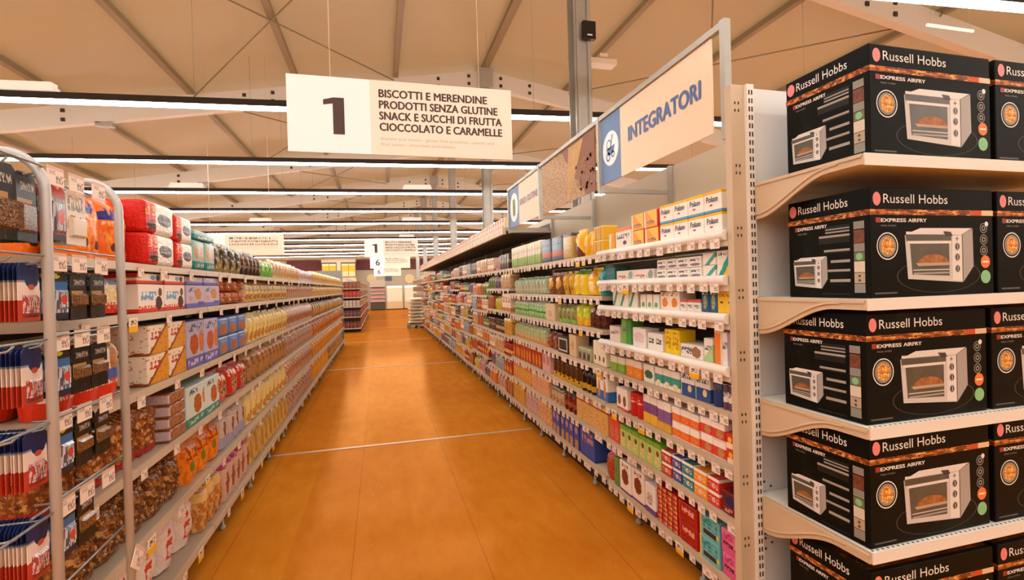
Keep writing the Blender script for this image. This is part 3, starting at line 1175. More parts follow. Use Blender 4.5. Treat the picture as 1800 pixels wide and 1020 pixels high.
    for v0, v1, mi in ((.64, .71, 3), (.51, .63, 1), (.43, .505, 3), (.345, .425, 2), (.24, .34, 0), (.14, .235, 4), (.05, .135, 3)):
        quad(mb, SF, .83, .945, v0, v1, mi)
    circ(mb, SF, .887, .385, .011, BD, 5, 2)
    quad(mb, SF, .875, .9, .195, .215, 6, 2)
    quad(mb, SF, .875, .9, .155, .175, 6, 2)
    link('icon_strip', mb.mesh('strip', [mat('print_cream', 'dccfb8', 0.5), P_BROWN, mat('print_olive', '6e6f52', 0.5), P_GREY, P_TAN, P_GREEN, P_KNOB]), o)
    mb = MB()
    for a, b in ((-0.49, 0.49),):
        mb.face([(a * BW, BD * .05, BH + E), (b * BW, BD * .05, BH + E), (b * BW, BD * .93, BH + E), (a * BW, BD * .93, BH + E)])
    link('top_print', mb.mesh('print', pk('print_top', '2b1a12', (('n', 5, 0.5, '5d2c18'), ('n', 11, 0.6, '7a4426'), ('n', 18, 0.68, 'b08040')), 0.4, 0.3)), o)
    return o


ct = make_carton()
first = True
for j, z in enumerate(E_LEV):
    for i in range(2):
        x = [1.431, 1.431, 1.405, 1.397, 1.405][j] + BW / 2 + i * (BW + 0.022)
        loc = (x, 1.157 + 0.004 * ((j * 7 + i * 3) % 3), z + 0.001)
        rz = R([0.5, -0.6, 0.4, 0.8, -0.4][j] * (1 if i == 0 else -0.5))
        if first:
            c = ct
            c.location, c.rotation_euler = loc, (0, 0, rz)
            first = False
        else:
            c = copy_tree(ct, loc, rz)
        lab = ('black oven carton, %s shelf of end display, %s' %
               (levname(j, 5), 'beside the slotted upright' if i == 0 else 'second from the upright'))
        tag(c, lab, 'box', 'oven cartons on the end display', key=c.name)

# ------------------------------------------------------------------ wire rack with hanging packs before the biscuit run
o = empty('hanging_rack', (-0.75, 1.40, 0), 'grey tubular rack with hooks standing at the camera end of the biscuit run', 'rack')
def sub(name, mb, m):
    p = link(name, mb.mesh(name, m), o)
    p.location = -o.location
    return p
def bend(x, y, ztop, xend, r=0.085):
    pts = [(x, y, 0.02), (x, y, ztop - r)]
    for i in range(1, 9):
        a = math.pi / 2 * i / 8
        pts.append((x - r + r * math.cos(a), y, ztop - r + r * math.sin(a)))
    pts.append((xend, y, ztop))
    return pts
M_TAG2 = pk('price_card_print', 'efd9c8', (), 0.5, 0.1)
PY = (1.06, 1.40, 1.738)
for y, xe in ((PY[1], -1.2), (PY[2], -0.868)):
    mb = MB()
    mb.tube(bend(-0.75, y, 1.692, xe), 0.0112, 12)
    sub('frame_tube', mb, M_TUBE)
mb = MB()
mb.tube([(-1.19, PY[1], 0.02), (-1.19, PY[1], 1.69)], 0.0112, 10)
sub('frame_tube', mb, M_TUBE)
RACKZ = [1.64, 1.43, 1.235, 1.04, 0.83]
for z in RACKZ:
    mb = MB()
    mb.tube([(-0.752, 0.86, z + 0.02), (-0.752, PY[1], z + 0.02)], 0.0032, 6)
    sub('cross_bar', mb, M_WIRE)
    mb = MB()
    mb.tube([(-0.80, PY[1], z + 0.006), (-0.80, PY[2], z + 0.006)], 0.0035, 6)
    sub('cross_bar', mb, M_WIRE)
    mb = MB()
    mb.tube([(-0.755, PY[1], z - 0.17), (-0.765, PY[2], z - 0.17)], 0.003, 6)
    sub('cross_bar', mb, M_WIRE)
mb = MB()
for k in range(9):
    y = 0.86 + 0.068 * k
    mb.tube([(-1.19, y, 0.1), (-1.19, y, 1.68)], 0.0022, 5)
for k in range(22):
    z = 0.15 + 0.07 * k
    mb.tube([(-1.19, 0.84, z), (-1.19, 1.41, z)], 0.0022, 5)
sub('back_grid', mb, M_WIRE)
for z in RACKZ:
    for y in (1.30, 1.403):
        mb = MB()
        mb.tube([(-1.19, y, z), (-0.79, y, z), (-0.772, y, z + 0.004), (-0.762, y, z + 0.014)], 0.0028, 6)
        sub('hook', mb, M_WIRE)
    for y, yt in ((1.512, 1.462), (1.59, 1.55), (1.685, 1.655)):
        mb = MB()
        mb.tube([(-0.855, y, z), (-0.775, y, z), (-0.765, y, z + 0.012)], 0.0028, 6)
        sub('hook', mb, M_WIRE)
        t = link('price_tag', tag_mesh()[0], o, (-0.762 + 0.75, yt - 1.40, z + 0.032), R(90))
        t.scale = (1.35, 1, 1.15)


def hang_pack(kind, w_, h_, m, bub, label, group):
    """flat hanging card with a clear blister: card plus blister, front at y=0"""
    mb = MB()
    t = 0.0016
    c = 0.012
    pts = [(-w_ / 2, 0), (w_ / 2, 0), (w_ / 2, h_ - c), (w_ / 2 - c, h_), (0.012, h_), (0.008, h_ - 0.008), (-0.008, h_ - 0.008), (-0.012, h_), (-w_ / 2 + c, h_), (-w_ / 2, h_ - c)]
    mb.face([(x, 0, z) for x, z in pts])
    mb.face([(x, t, z) for x, z in pts][::-1])
    for (a, b), (cc, d) in zip(pts, pts[1:] + pts[:1]):
        mb.face([(a, t, b), (cc, t, d), (cc, 0, d), (a, 0, b)])
    o_ = link(kind, mb.mesh('card', m))
    mb = MB()
    x0, x1, z0, z1, d = bub[:5]
    a, b = [(x0, 0, z0), (x1, 0, z0), (x1, 0, z1), (x0, 0, z1)], []
    s = 0.006
    b = [(x0 + s, -d, z0 + s), (x1 - s, -d, z0 + s), (x1 - s, -d, z1 - s), (x0 + s, -d, z1 - s)]
    mb.face(b)
    for i in range(4):
        mb.face([a[i], a[(i + 1) % 4], b[(i + 1) % 4], b[i]])
    link('blister', mb.mesh('blister', bub[5]), o_)
    return o_

PK_ORAL = pk('card_blue_red', 'f3dfd0', (('r', 0, 1, .70, 1, '1d2c5e'), ('r', 0, 1, .665, .70, '8f9aa0'), ('e', .62, .72, .3, .16, '1d2c5e'), ('e', .62, .58, .16, .05, 'd95b45'), ('r', 0, 1, 0, .36, 'c8442c')), 0.35, 0.3)
BL_RED = pk('blister_red', 'b8402a', (('t', 0, 1, .1, 1, 'e8c9b8', 16, 2), ('r', 0, 1, 0, .2, '8f2a1c'), ('n', 9, .58, '4a5a8a')), 0.15, 0.6)
PK_BLK = pk('card_black_wafer', '1c1815', (('r', .1, .8, .35, .62, 'b98a4e'), ('t', .25, .9, .74, .86, 'b5aca0', 26, 12), ('n', 12, .66, '7a4f2a')), 0.35, 0.3)
BL_BRN = pk('blister_brown', '8a5a34', (('n', 14, .5, '2b1d16'), ('n', 20, .62, 'd6a868')), 0.15, 0.6)
PK_BLUE = pk('card_bluewhite', '3a6ea8', (('r', 0, 1, .8, 1, '2a2622'), ('e', .3, .92, .2, .06, 'c8cf3a'), ('t', 0, 1, .1, .62, 'f2f0f0', 9, 1), ('r', 0, 1, 0, .14, '2a2a38')), 0.3, 0.3)
BL_SILV = pk('blister_silver', 'd5d3d6', (('t', 0, 1, 0, 1, '5d5a66', 14, 1), ('e', .5, .5, .25, .25, 'c9483c')), 0.12, 0.6)
PK_SNK = pk('card_white_red', 'e9dccb', (('e', .35, .35, .3, .2, 'c0392f'), ('e', .75, .35, .16, .2, '7a2f2a'), ('t', .1, .9, .62, .9, '8f8a80', 14, 8)), 0.35, 0.3)
PK_RED = pk('card_red_silver', 'b9402f', (('r', 0, 1, .42, .78, 'c9c4c0'), ('t', 0, 1, .42, .78, '4d4a48', 30, 1), ('r', 0, 1, 0, .12, '3a3230')), 0.3, 0.3)


def hang_row(proto, x_front, n, pitch, y, ztop, h_, label, cat, group, lean=0.0):
    global_first = True
    for i in range(n):
        loc = (x_front - pitch * i, y + random.uniform(-.002, .002), ztop - h_)
        rz = R(90) + random.uniform(-0.05, 0.05)
        if i == 0 and 'category' not in proto:
            c = proto
            c.location, c.rotation_euler = loc, (0, 0, rz)
        else:
            c = copy_tree(proto, loc, rz)
        tag(c, label, cat, group, key=group)

pc = link('price_card', tag_mesh()[0], None, (-0.737, 1.768, 0.58), 0)
pc.rotation_euler = (R(42), 0, R(90))
pc.rotation_euler = (Matrix.Rotation(R(90), 3, 'Z') @ Matrix.Rotation(R(38), 3, 'Y')).to_euler()
pc.scale = (1.3, 1, 1.6)
tag(pc, 'white tilted price card fixed low on the farther rack tube', 'card')
ROW = ['top', 'second', 'third', 'fourth', 'lowest']
for k, z in enumerate(RACKZ):
    if k == 0:
        pr = hang_pack('hanging_pack', .12, .165, PK_BLK, (-.05, .05, .02, .09, .012, BL_BRN), '', '')
        hang_row(pr, -.775, 8, .013, 1.285, z + .006, .165, 'black hanging pack with brown blister on the outer top hook of the rack', 'packet', 'black hanging packs, outer top hook')
        pr = hang_pack('hanging_pack', .078, .16, PK_BLK, (-.03, .03, .02, .09, .008, BL_BRN), '', '')
        hang_row(pr, -.79, 10, .0095, 1.405, z + .004, .16, 'narrow black hanging pack on the top hook behind the rack tube', 'packet', 'black hanging packs behind the tube')
    else:
        pr = hang_pack('hanging_card', .076, .135, PK_ORAL, (-.024, .03, .008, .06, .0065, BL_RED), '', '')
        hang_row(pr, -.788, 12, .0088, 1.403, z + .004, .135, 'navy and red hanging card on the %s row of rack hooks beside the tube' % ROW[k], 'packet', 'navy and red cards, %s row beside the tube' % ROW[k])
    # the narrow bay between the two tubes
    if k == 0:
        pr = hang_pack('hanging_pack', .062, .14, PK_RED, (-.026, .026, .02, .1, .008, BL_SILV), '', '')
        hang_row(pr, -.785, 6, .011, 1.512, z - .004, .14, 'red and silver hanging pack between the rack tubes, top row', 'packet', 'red packs between the rack tubes')
        pr = hang_pack('hanging_pack', .085, .145, PK_SNK, (-.034, .034, .02, .075, .01, mat('blister_cream', 'e2d3be', .2, coat=.5)), '', '')
        hang_row(pr, -.785, 4, .014, 1.59, z - .004, .145, 'white hanging snack pack with red fruit between the rack tubes', 'packet', 'white packs between the rack tubes')
    else:
        pr = hang_pack('hanging_card', .06, .12, PK_BLUE, (-.024, .024, .025, .075, .009, BL_SILV), '', '')
        hang_row(pr, -.785, 3, .013, 1.512, z - .014, .12, 'blue hanging card with silver blister, %s row between the rack tubes' % ROW[k], 'packet', 'blue cards, %s row between the tubes' % ROW[k])
        pr = hang_pack('hanging_pack', .082, .125, PK_BLK, (-.03, .035, .035, .07, .01, BL_BRN), '', '')
        hang_row(pr, -.785, 3, .014, 1.59, z - .014, .125, 'black hanging pack, %s row, middle hook between the rack tubes' % ROW[k], 'packet', 'black packs, %s row middle hook' % ROW[k])
        if k in (1, 2, 3):
            hang_row(pr, -.785, 2, .014, 1.682, z - .014, .125, 'black hanging pack, %s row, hook beside the farther rack tube' % ROW[k], 'packet', 'black packs, %s row by the farther tube' % ROW[k])

# ------------------------------------------------------------------ goods on the shelves
CATS = {'bag': 'bag', 'box': 'box', 'jar': 'jar', 'bottle': 'bottle', 'pack': 'packet', 'tub': 'tub', 'tin': 'tin', 'carton': 'carton', 'tray': 'tray', 'sack': 'bag', 'tube': 'tube'}
MESHN = [0]


def goods_mesh(shape, w_, h_, d_, m, seed):
    """-> list of (part name or None for the thing's own mesh, mesh)"""
    if shape == 'box':
        return [(None, bevelled(w_, d_, h_, min(0.0025, w_ * .05), m))]
    if shape == 'soft':
        return [(None, bevelled(w_, d_, h_, min(w_, h_, d_) * 0.16, m))]
    if shape == 'bag':
        return [(None, pouch(w_, d_, h_, m, seed, 0.02))]
    if shape == 'lowbag':
        return [(None, pouch(w_, d_, h_, m, seed, 0.02, 5, 7))]
    if shape == 'lump':
        return [(None, pouch(w_, d_, h_, m, seed, 0.12, 16, 18, seal=0.06))]
    if shape == 'flow':
        return [(None, pouch(w_, d_, h_, m, seed, 0.03, 10, 12, flat=True, seal=0.07))]
    r = min(w_, d_) / 2
    if shape == 'bottle':
        cap = m[1]
        return [(None, lathe_mesh([(r * .9, 0), (r, h_ * .03), (r, h_ * .55), (r * .85, h_ * .66), (r * .42, h_ * .80), (r * .36, h_ * .9)], m[0])),
                ('cap', lathe_mesh([(r * .43, h_ * .88), (r * .43, h_ * .99), (r * .38, h_)], cap))]
    if shape == 'jar':
        return [(None, lathe_mesh([(r * .92, 0), (r, h_ * .05), (r, h_ * .72), (r * .84, h_ * .8)], m[0])),
                ('lid', lathe_mesh([(r * .88, h_ * .79), (r * .9, h_ * .81), (r * .9, h_ * .98), (r * .85, h_)], m[1]))]
    if shape == 'tin':
        return [(None, lathe_mesh([(r * .97, 0), (r, h_ * .02), (r, h_ * .97), (r * .97, h_)], m[0])),
                ('lid', lathe_mesh([(r * .9, h_ * .985), (r * .9, h_ * 1.004), (r * .86, h_ * 1.004)], m[1]))]
    raise ValueError(shape)


def centre_lathe(me, r0):
    return me


def put(run, z, y0, y1, n, h_, d_, kind, label, m, shape, stack=1, rows=1, setback=0.006, jit=0.02, cat=None, group=None, lean=0.0):
    pitch = (y1 - y0) / n
    w_ = pitch * 0.965
    MESHN[0] += 1
    parts = goods_mesh(shape, w_, h_, d_, m, MESHN[0])
    xf = (LXF if run == 'L' else RXF)
    sg = -1 if run == 'L' else 1
    rz0 = R(90) if run == 'L' else R(-90)
    group = group or label
    proto = None
    for k in range(n):
        for s in range(stack):
            for q in range(rows):
                if q and s and s < stack - 1:
                    continue
                loc = (xf + sg * (setback + q * (d_ * 1.04) + random.uniform(0, 0.006)), y0 + pitch * (k + .5), z + 0.0012 + s * (h_ + 0.0012))
                rz = rz0 + random.uniform(-jit, jit)
                if proto is None:
                    o = link(kind, parts[0][1])
                    for nm, me in parts[1:]:
                        link(nm, me, o)
                    proto = o
                    o.location = loc
                    o.rotation_euler = (0, 0, rz)
                else:
                    o = copy_tree(proto, loc, rz)
                if shape in ('bag', 'lowbag', 'lump'):
                    ln = random.uniform(0.0, 0.06)
                    o.rotation_euler = (-ln, 0, rz + random.uniform(-.012, .012))
                    o.location.z += d_ * math.sin(ln)
                    o.scale = (0.985, 1, random.uniform(0.93, 0.97))
                tag(o, label, cat or CATS.get(kind.split('_')[-1], 'packet'), group, key=group)


LEVS = {'L': L_LEV}
def block(run, lev, p0, p1, n, h_, d_, kind, desc, m, shape='box', stack=1, rows=1, **kw):
    """a run of one product between two columns of the photograph, on one shelf"""
    xf = LXF if run == 'L' else RXF
    lv = L_LEV if run == 'L' else A_LEV if p0 > 1067 else B_LEV
    z = lv[lev]
    Xs = xf
    a, b = sorted((yof(p0, Xs, z), yof(p1, Xs, z)))
    bays = L_BAYS if run == 'L' else R_BAYS
    mid = (a + b) / 2
    bay = max(0, sum(1 for y in bays if y <= mid) - 1)
    z += kw.pop('dz', 0)
    lab = '%s, %s shelf, %s, %s' % (desc, levname(lev, len(lv)), BAYN[bay], RUN[run])
    put(run, z, a, b, n, h_, d_, kind, lab, m, shape, stack, rows, **kw)


B = block
# ---- biscuit run, top shelf
P_OR = pk('bag_orange', 'f0701c', (('e', .5, .38, .4, .3, 'f59a2c', 'e25a14'), ('e', .3, .22, .1, .07, '5a2a14'), ('e', .7, .2, .1, .07, '6d3316'), ('t', .06, .94, .62, .80, '2a2f86', 9, 4), ('t', .1, .9, .54, .6, 'f7c89a', 16, 14)), .3, .5, bump=.3)
B('L', 0, 166, 262, 2, .255, .13, 'snack_bag', 'big orange snack bag with navy lettering', P_OR, 'bag', rows=2, setback=.035)
P_RW = pk('pack_red_white', 'efe6da', (('r', 0, .36, 0, 1, 'cf2418'), ('e', .66, .48, .24, .2, '5a3a26', '3a2218'), ('e', .22, .24, .14, .14, '4a1712'), ('t', .05, .34, .55, .9, 'f0a050', 8, 5)), .35, .3, bump=.3)
B('L', 0, 262, 313, 1, .128, .16, 'cake_pack', 'red and white cake pack beside orange bags', P_RW, 'soft', stack=2)
B('L', 0, 313, 343, 1, .118, .16, 'cake_pack', 'red and white cake pack beside teal pack', P_RW, 'soft', stack=2)
P_TEAL = pk('pack_teal', '9fc6bd', (('r', 0, 1, 0, .28, '2f8f8c'), ('e', .27, .58, .16, .26, 'd89a4e', 'b9722f'), ('e', .74, .58, .16, .26, 'd89a4e', 'b9722f'), ('t', .1, .9, .08, .2, 'cfe0d8', 10, 8)), .35, .3)
B('L', 0, 344, 382, 2, .15, .15, 'biscuit_pack', 'teal biscuit pack standing', P_TEAL, 'soft')
B('L', 0, 345, 381, 1, .045, .15, 'biscuit_pack', 'teal biscuit pack lying across two others', pk('pack_teal_flat', '9cc8c0', (('r', 0, 1, 0, .55, '2f8f8c'), ('t', .2, .8, .1, .45, 'cfe0d8', 8, 3)), .35, .3), 'soft', dz=.1525)
P_GOLD = pk('bag_gold_black', '3a2f1c', (('n', 4, .5, 'a08a52', (1, 1, .6)), ('n', 8, .62, '120e0a'), ('n', 6, .66, 'e0cf95')), .25, .5, bump=.5)
B('L', 0, 383, 432, 4, .185, .12, 'biscuit_bag', 'black and gold foil biscuit bag', P_GOLD, 'bag', rows=2)
P_DKBR = pk('bag_dark_brown', '3a2119', (('r', 0, 1, .86, 1, '5a3626'), ('t', .1, .9, .2, .8, '8a6a4a', 8, 8)), .25, .4, bump=.4)
B('L', 0, 432, 464, 5, .175, .12, 'biscuit_bag', 'dark brown biscuit bag', P_DKBR, 'bag', rows=2)
P_GRN = pk('bag_green', '79b544', (('e', .5, .4, .4, .3, '8fd05a', '5c9a34'), ('t', .1, .9, .6, .85, 'e8f0c8', 8, 6)), .3, .4, bump=.4)
B('L', 0, 464, 486, 3, .15, .12, 'biscuit_bag', 'bright green biscuit bag', P_GRN, 'bag')
P_CLR = pk('bag_beige_clear', 'e6cfae', (('n', 6, .5, 'd2a266'), ('r', 0, 1, .75, 1, 'ecdcc2'), ('e', .5, .25, .3, .2, 'b9763a', 'd9a35e'), ('r', 0, 1, 0, .1, 'f0d48a')), .25, .5, bump=.5)
B('L', 0, 487, 530, 10, .175, .12, 'biscuit_bag', 'cream biscuit bag with clear window', P_CLR, 'bag')
P_LIL = pk('bag_lilac_white', 'ddd3dc', (('e', .5, .4, .32, .24, 'a97a5a', 'c79a6a'), ('r', 0, 1, .8, 1, 'c9bfd6')), .3, .4, bump=.4)
B('L', 0, 531, 552, 8, .15, .12, 'biscuit_bag', 'white and lilac biscuit bag', P_LIL, 'bag')
P_YEL = pk('bag_yellow', 'e0bb68', (('n', 5, .52, 'd19d40'), ('e', .5, .3, .3, .22, 'a9652c', 'd9a050'), ('r', 0, 1, .72, .95, 'efd9a0')), .3, .4, bump=.5)
B('L', 0, 553, 602, 24, .17, .12, 'biscuit_bag', 'mixed yellow biscuit bag', P_YEL, 'lowbag')

# ---- second shelf
P_MILK = pk('bag_milk_red', 'f0e2cd', (('r', 0, 1, 0, .2, 'e03a1c'), ('n', 6, .7, 'f8efe0'), ('e', .5, .45, .3, .2, 'e6c27a', 'f5e6c8'), ('e', .75, .52, .16, .14, 'c98a3e'), ('t', .15, .9, .68, .92, '86aacb', 9, 5), ('t', 0, 1, .18, .26, 'e03a1c', 20, 6)), .3, .5, bump=.25)
B('L', 1, 150, 246, 2, .15, .14, 'snack_bag', 'tall cream snack bag with red base', P_MILK, 'bag', rows=2, setback=.03)
P_KB = pk('box_white_choc', 'f1e5d6', (('r', 0, 1, 0, .14, 'd8392a'), ('e', .78, .32, .14, .26, '4a2418'), ('e', .84, .72, .08, .16, '6d3a2a'), ('t', .08, .68, .42, .74, '6fa3c9', 9, 5), ('t', 0, .7, .08, .24, 'd8392a', 18, 5)), .45, .15)
B('L', 1, 247, 330, 2, .108, .12, 'snack_box', 'white snack box with chocolate bar picture', P_KB, 'box')
B('L', 1, 247, 330, 2, .04, .12, 'snack_box', 'flat red and white snack box lying on others', pk('box_flat_redwhite', 'f1e5d6', (('r', 0, 1, 0, .3, 'd8392a'), ('e', .6, .6, .1, .25, '6fa3c9'), ('e', .8, .6, .08, .3, '5a2a20'), ('r', 0, .18, .55, 1, 'd8392a')), .45, .15), 'box', dz=.1105)
P_LB = pk('box_lilac', 'c9bfd8', (('r', 0, 1, 0, .2, '6e6fc0'), ('e', .62, .6, .2, .26, 'd9a05a', 'c07a3a'), ('e', .2, .42, .12, .12, 'd8a09a'), ('t', .08, .45, .7, .9, '5a5a7a', 10, 8), ('r', .6, .95, .1, .26, '5560b8')), .4, .2)
B('L', 1, 332, 389, 2, .108, .13, 'biscuit_box', 'lilac biscuit box', P_LB, 'box')
B('L', 1, 332, 389, 2, .038, .13, 'biscuit_box', 'flat blue lilac box lying on top of others', pk('box_flat_lilac', 'b9b4dc', (('r', 0, 1, 0, .35, '6e6fc0'), ('t', .1, .9, .4, .9, 'e6dff0', 8, 3)), .4, .2), 'box', dz=.1105)
P_RUST = pk('bag_rust', 'a8542a', (('n', 5, .5, 'c97a3e'), ('n', 9, .62, '8a3a1c'), ('r', 0, 1, .84, 1, 'c05a34')), .25, .5, bump=.6)
B('L', 1, 390, 436, 4, .074, .12, 'cookie_pack', 'rusty red cookie packet', P_RUST, 'flow', stack=2)
P_Y2 = pk('bag_pale_yellow', 'e3c27c', (('n', 5, .55, 'd0a458'), ('e', .5, .22, .34, .16, 'a0552c', 'c98a4a'), ('r', 0, 1, .55, .72, 'b9b296')), .3, .4, bump=.5)
B('L', 1, 437, 508, 13, .155, .12, 'biscuit_bag', 'golden biscuit bag packed in a row', P_Y2, 'bag')
P_PNK = pk('bag_pinkish', 'd9b79c', (('n', 6, .5, 'b9825e'), ('e', .5, .45, .3, .25, '9a4a32', 'c08a5e'), ('r', 0, 1, .8, 1, 'e9d3bd')), .3, .4, bump=.5)
B('L', 1, 509, 552, 16, .155, .12, 'biscuit_bag', 'pinkish beige biscuit bag', P_PNK, 'lowbag')
B('L', 1, 553, 603, 24, .155, .12, 'biscuit_bag', 'yellow and brown biscuit bag', P_YEL, 'lowbag')

# ---- third shelf
P_MB = pk('bag_milk_blue', 'f1e6d6', (('r', 0, 1, 0, .22, 'e23b1e'), ('e', .5, .62, .18, .24, 'c08a52', 'a8652e'), ('e', .5, .36, .36, .1, '4a63a8'), ('t', 0, 1, .2, .3, 'e23b1e', 20, 6), ('t', .1, .9, .86, .96, 'b0483a', 12, 12)), .3, .5, bump=.25)
B('L', 2, 128, 242, 3, .235, .13, 'snack_bag', 'white snack bag with red base and blue bowl', P_MB, 'bag', rows=2, setback=.03)
P_WAF = pk('box_white_wafer', 'efe0c8', (('d', .8, -.75, .0, '8a4a1c'), ('d', .8, -.75, .1, 'd9962e'), ('n', 10, .62, 'b5651e'), ('t', .1, .6, .52, .78, 'b83a34', 7, 5)), .4, .2)
B('L', 2, 266, 333, 2, .115, .16, 'wafer_box', 'white wafer box with diagonal biscuit picture', P_WAF, 'box', stack=2)
P_LB2 = pk('box_lilac_orange', 'b9b4d2', (('r', 0, 1, 0, .24, '6468b4'), ('e', .42, .5, .26, .22, 'c8652e', 'b04a22'), ('e', .85, .55, .16, .24, 'c8652e', 'd98a4a'), ('t', .05, .9, .06, .18, 'd8c4dc', 8, 8), ('t', .1, .9, .78, .95, '55557a', 8, 8)), .4, .2)
B('L', 2, 334, 387, 2, .22, .13, 'biscuit_box', 'tall lilac biscuit box with orange biscuits', P_LB2, 'box')
P_BLU = pk('pack_blue', '5c7db8', (('e', .5, .35, .32, .26, 'c0773e', 'a8562e'), ('r', .2, .8, .68, .88, '8fa6cc'), ('t', .2, .8, .68, .88, '3d5a96', 8, 6)), .35, .3)
B('L', 2, 388, 437, 3, .105, .13, 'biscuit_pack', 'blue biscuit pack with round biscuits', P_BLU, 'soft', stack=2, rows=2)
P_PY = pk('bag_lemon', 'ecd58c', (('n', 4, .56, 'dcb65c', (1, 1, .4)), ('e', .5, .22, .34, .18, 'b9722c', 'd9a850'), ('r', 0, 1, .86, 1, 'f3e6b4')), .3, .4, bump=.5)
B('L', 2, 438, 510, 13, .215, .13, 'biscuit_bag', 'pale lemon biscuit bag packed in a row', P_PY, 'bag')
P_PW = pk('bag_pinkwhite', 'dcbfae', (('n', 6, .52, 'c39a86'), ('e', .5, .3, .34, .22, 'a0583a', 'c58a64'), ('r', 0, 1, .74, 1, 'ead8cc')), .3, .4, bump=.5)
B('L', 2, 511, 552, 16, .215, .13, 'biscuit_bag', 'pink and white biscuit bag', P_PW, 'lowbag')
P_OB = pk('bag_olive_brown', 'a8844a', (('n', 5, .5, '7a5a30'), ('e', .5, .4, .3, .25, 'd9a23e', 'c07a2c')), .3, .4, bump=.5)
B('L', 2, 553, 604, 22, .2, .13, 'biscuit_bag', 'olive and brown biscuit bag', P_OB, 'lowbag')

# ---- fourth shelf
P_PAST = pk('bag_pastry', 'a8642e', (('n', 7, .46, '7a3f1c'), ('n', 11, .6, 'd29a50'), ('n', 17, .68, 'f0d9b0'), ('r', 0, 1, 0, .13, 'a82a1e'), ('n', 9, .7, '6d2018')), .16, .9, bump=.8)
B('L', 3, 112, 300, 4, .215, .17, 'pastry_bag', 'clear bag of brown pastries with red base', P_PAST, 'lump', rows=1, setback=.02)
P_CAKE = pk('pack_brown_film', '8a5234', (('n', 5, .5, 'a9714a', (1, 1, 2)), ('n', 9, .66, '5a2e1c'), ('r', 0, .06, .2, .9, 'c8b4b8')), .18, .8, bump=.4)
B('L', 3, 302, 332, 1, .05, .2, 'cake_pack', 'brown film cake packet in a pile', P_CAKE, 'soft', stack=4)
P_TB = pk('box_teal_white', 'cfe2dc', (('r', 0, 1, 0, .22, '2c8578'), ('e', .6, .5, .22, .24, 'c4702e', 'a0521f'), ('e', .95, .62, .1, .2, 'c4702e', 'd9a05a'), ('t', .1, .9, .05, .17, 'a9d3c8', 8, 8), ('t', .15, .6, .78, .92, '4a5a66', 9, 10)), .4, .2)
B('L', 3, 334, 390, 2, .185, .17, 'biscuit_box', 'white and teal biscuit box', P_TB, 'box')
P_RED = pk('bag_red_glossy', 'c92f1c', (('n', 5, .62, 'e24a2a'), ('e', .5, .36, .28, .26, '6a3a26', 'c9a88a'), ('t', .1, .9, .62, .84, 'e8c8b0', 7, 5)), .2, .6, bump=.5)
B('L', 3, 391, 443, 3, .19, .14, 'biscuit_bag', 'glossy red biscuit bag', P_RED, 'bag', rows=2)
P_TAN = pk('bag_tan', 'b5844e', (('n', 5, .52, '9a6230'), ('r', 0, 1, .78, 1, 'c39a68'), ('n', 10, .66, '7a3a1c')), .3, .4, bump=.5)
B('L', 3, 444, 508, 10, .215, .13, 'biscuit_bag', 'tan brown biscuit bag packed in a row', P_TAN, 'bag')
P_PM = pk('bag_rose_beige', 'c8a28a', (('n', 6, .5, 'a87a62'), ('n', 11, .62, '7a4a34'), ('r', 0, 1, .8, 1, 'dcc8bc')), .3, .4, bump=.5)
B('L', 3, 509, 553, 15, .225, .13, 'biscuit_bag', 'rose beige biscuit bag', P_PM, 'lowbag')
P_RO = pk('bag_red_orange', 'b0562a', (('n', 5, .5, 'd98a34'), ('n', 9, .62, '7a2a18')), .3, .4, bump=.5)
B('L', 3, 554, 604, 20, .225, .13, 'biscuit_bag', 'orange brown biscuit bag', P_RO, 'lowbag')

# ---- fifth shelf
P_BRED = pk('bag_brown_pastry', '8a562c', (('n', 7, .46, '5c3218'), ('n', 12, .58, 'c08a4a'), ('n', 19, .68, 'ead2a8'), ('n', 8, .7, '3a1c12')), .15, .9, bump=.8)
B('L', 4, 150, 338, 5, .20, .18, 'pastry_bag', 'clear bag of dark brown pastries', P_BRED, 'lump', rows=1, setback=.02)
P_ORB = pk('bag_bright_orange', 'ef8a1e', (('n', 6, .56, 'd9660f'), ('t', .1, .9, .55, .85, 'a0420c', 7, 5), ('e', .3, .4, .12, .16, '7a7a2a')), .28, .5, bump=.4)
B('L', 4, 342, 398, 3, .21, .15, 'biscuit_bag', 'bright orange biscuit bag', P_ORB, 'bag', rows=2)
P_LW = pk('bag_lilac_brown', 'cdbcae', (('r', 0, 1, 0, .3, 'a9a6c4'), ('e', .5, .5, .2, .2, '7a3f24', '9a5a34'), ('r', 0, 1, .74, 1, 'b9a49a')), .3, .4, bump=.5)
B('L', 4, 399, 440, 4, .225, .14, 'biscuit_bag', 'white and lilac biscuit bag with brown biscuit', P_LW, 'bag')
B('L', 4, 441, 508, 9, .235, .14, 'biscuit_bag', 'pale lemon biscuit bag', P_PY, 'bag')
B('L', 4, 509, 553, 14, .225, .13, 'biscuit_bag', 'beige and pink biscuit bag', P_PNK, 'lowbag')
P_OY = pk('bag_amber', 'e09a2a', (('n', 6, .5, 'c9741c'), ('r', 0, 1, .8, 1, 'eec05a')), .3, .4, bump=.4)
B('L', 4, 554, 604, 20, .22, .13, 'biscuit_bag', 'amber biscuit bag', P_OY, 'lowbag')

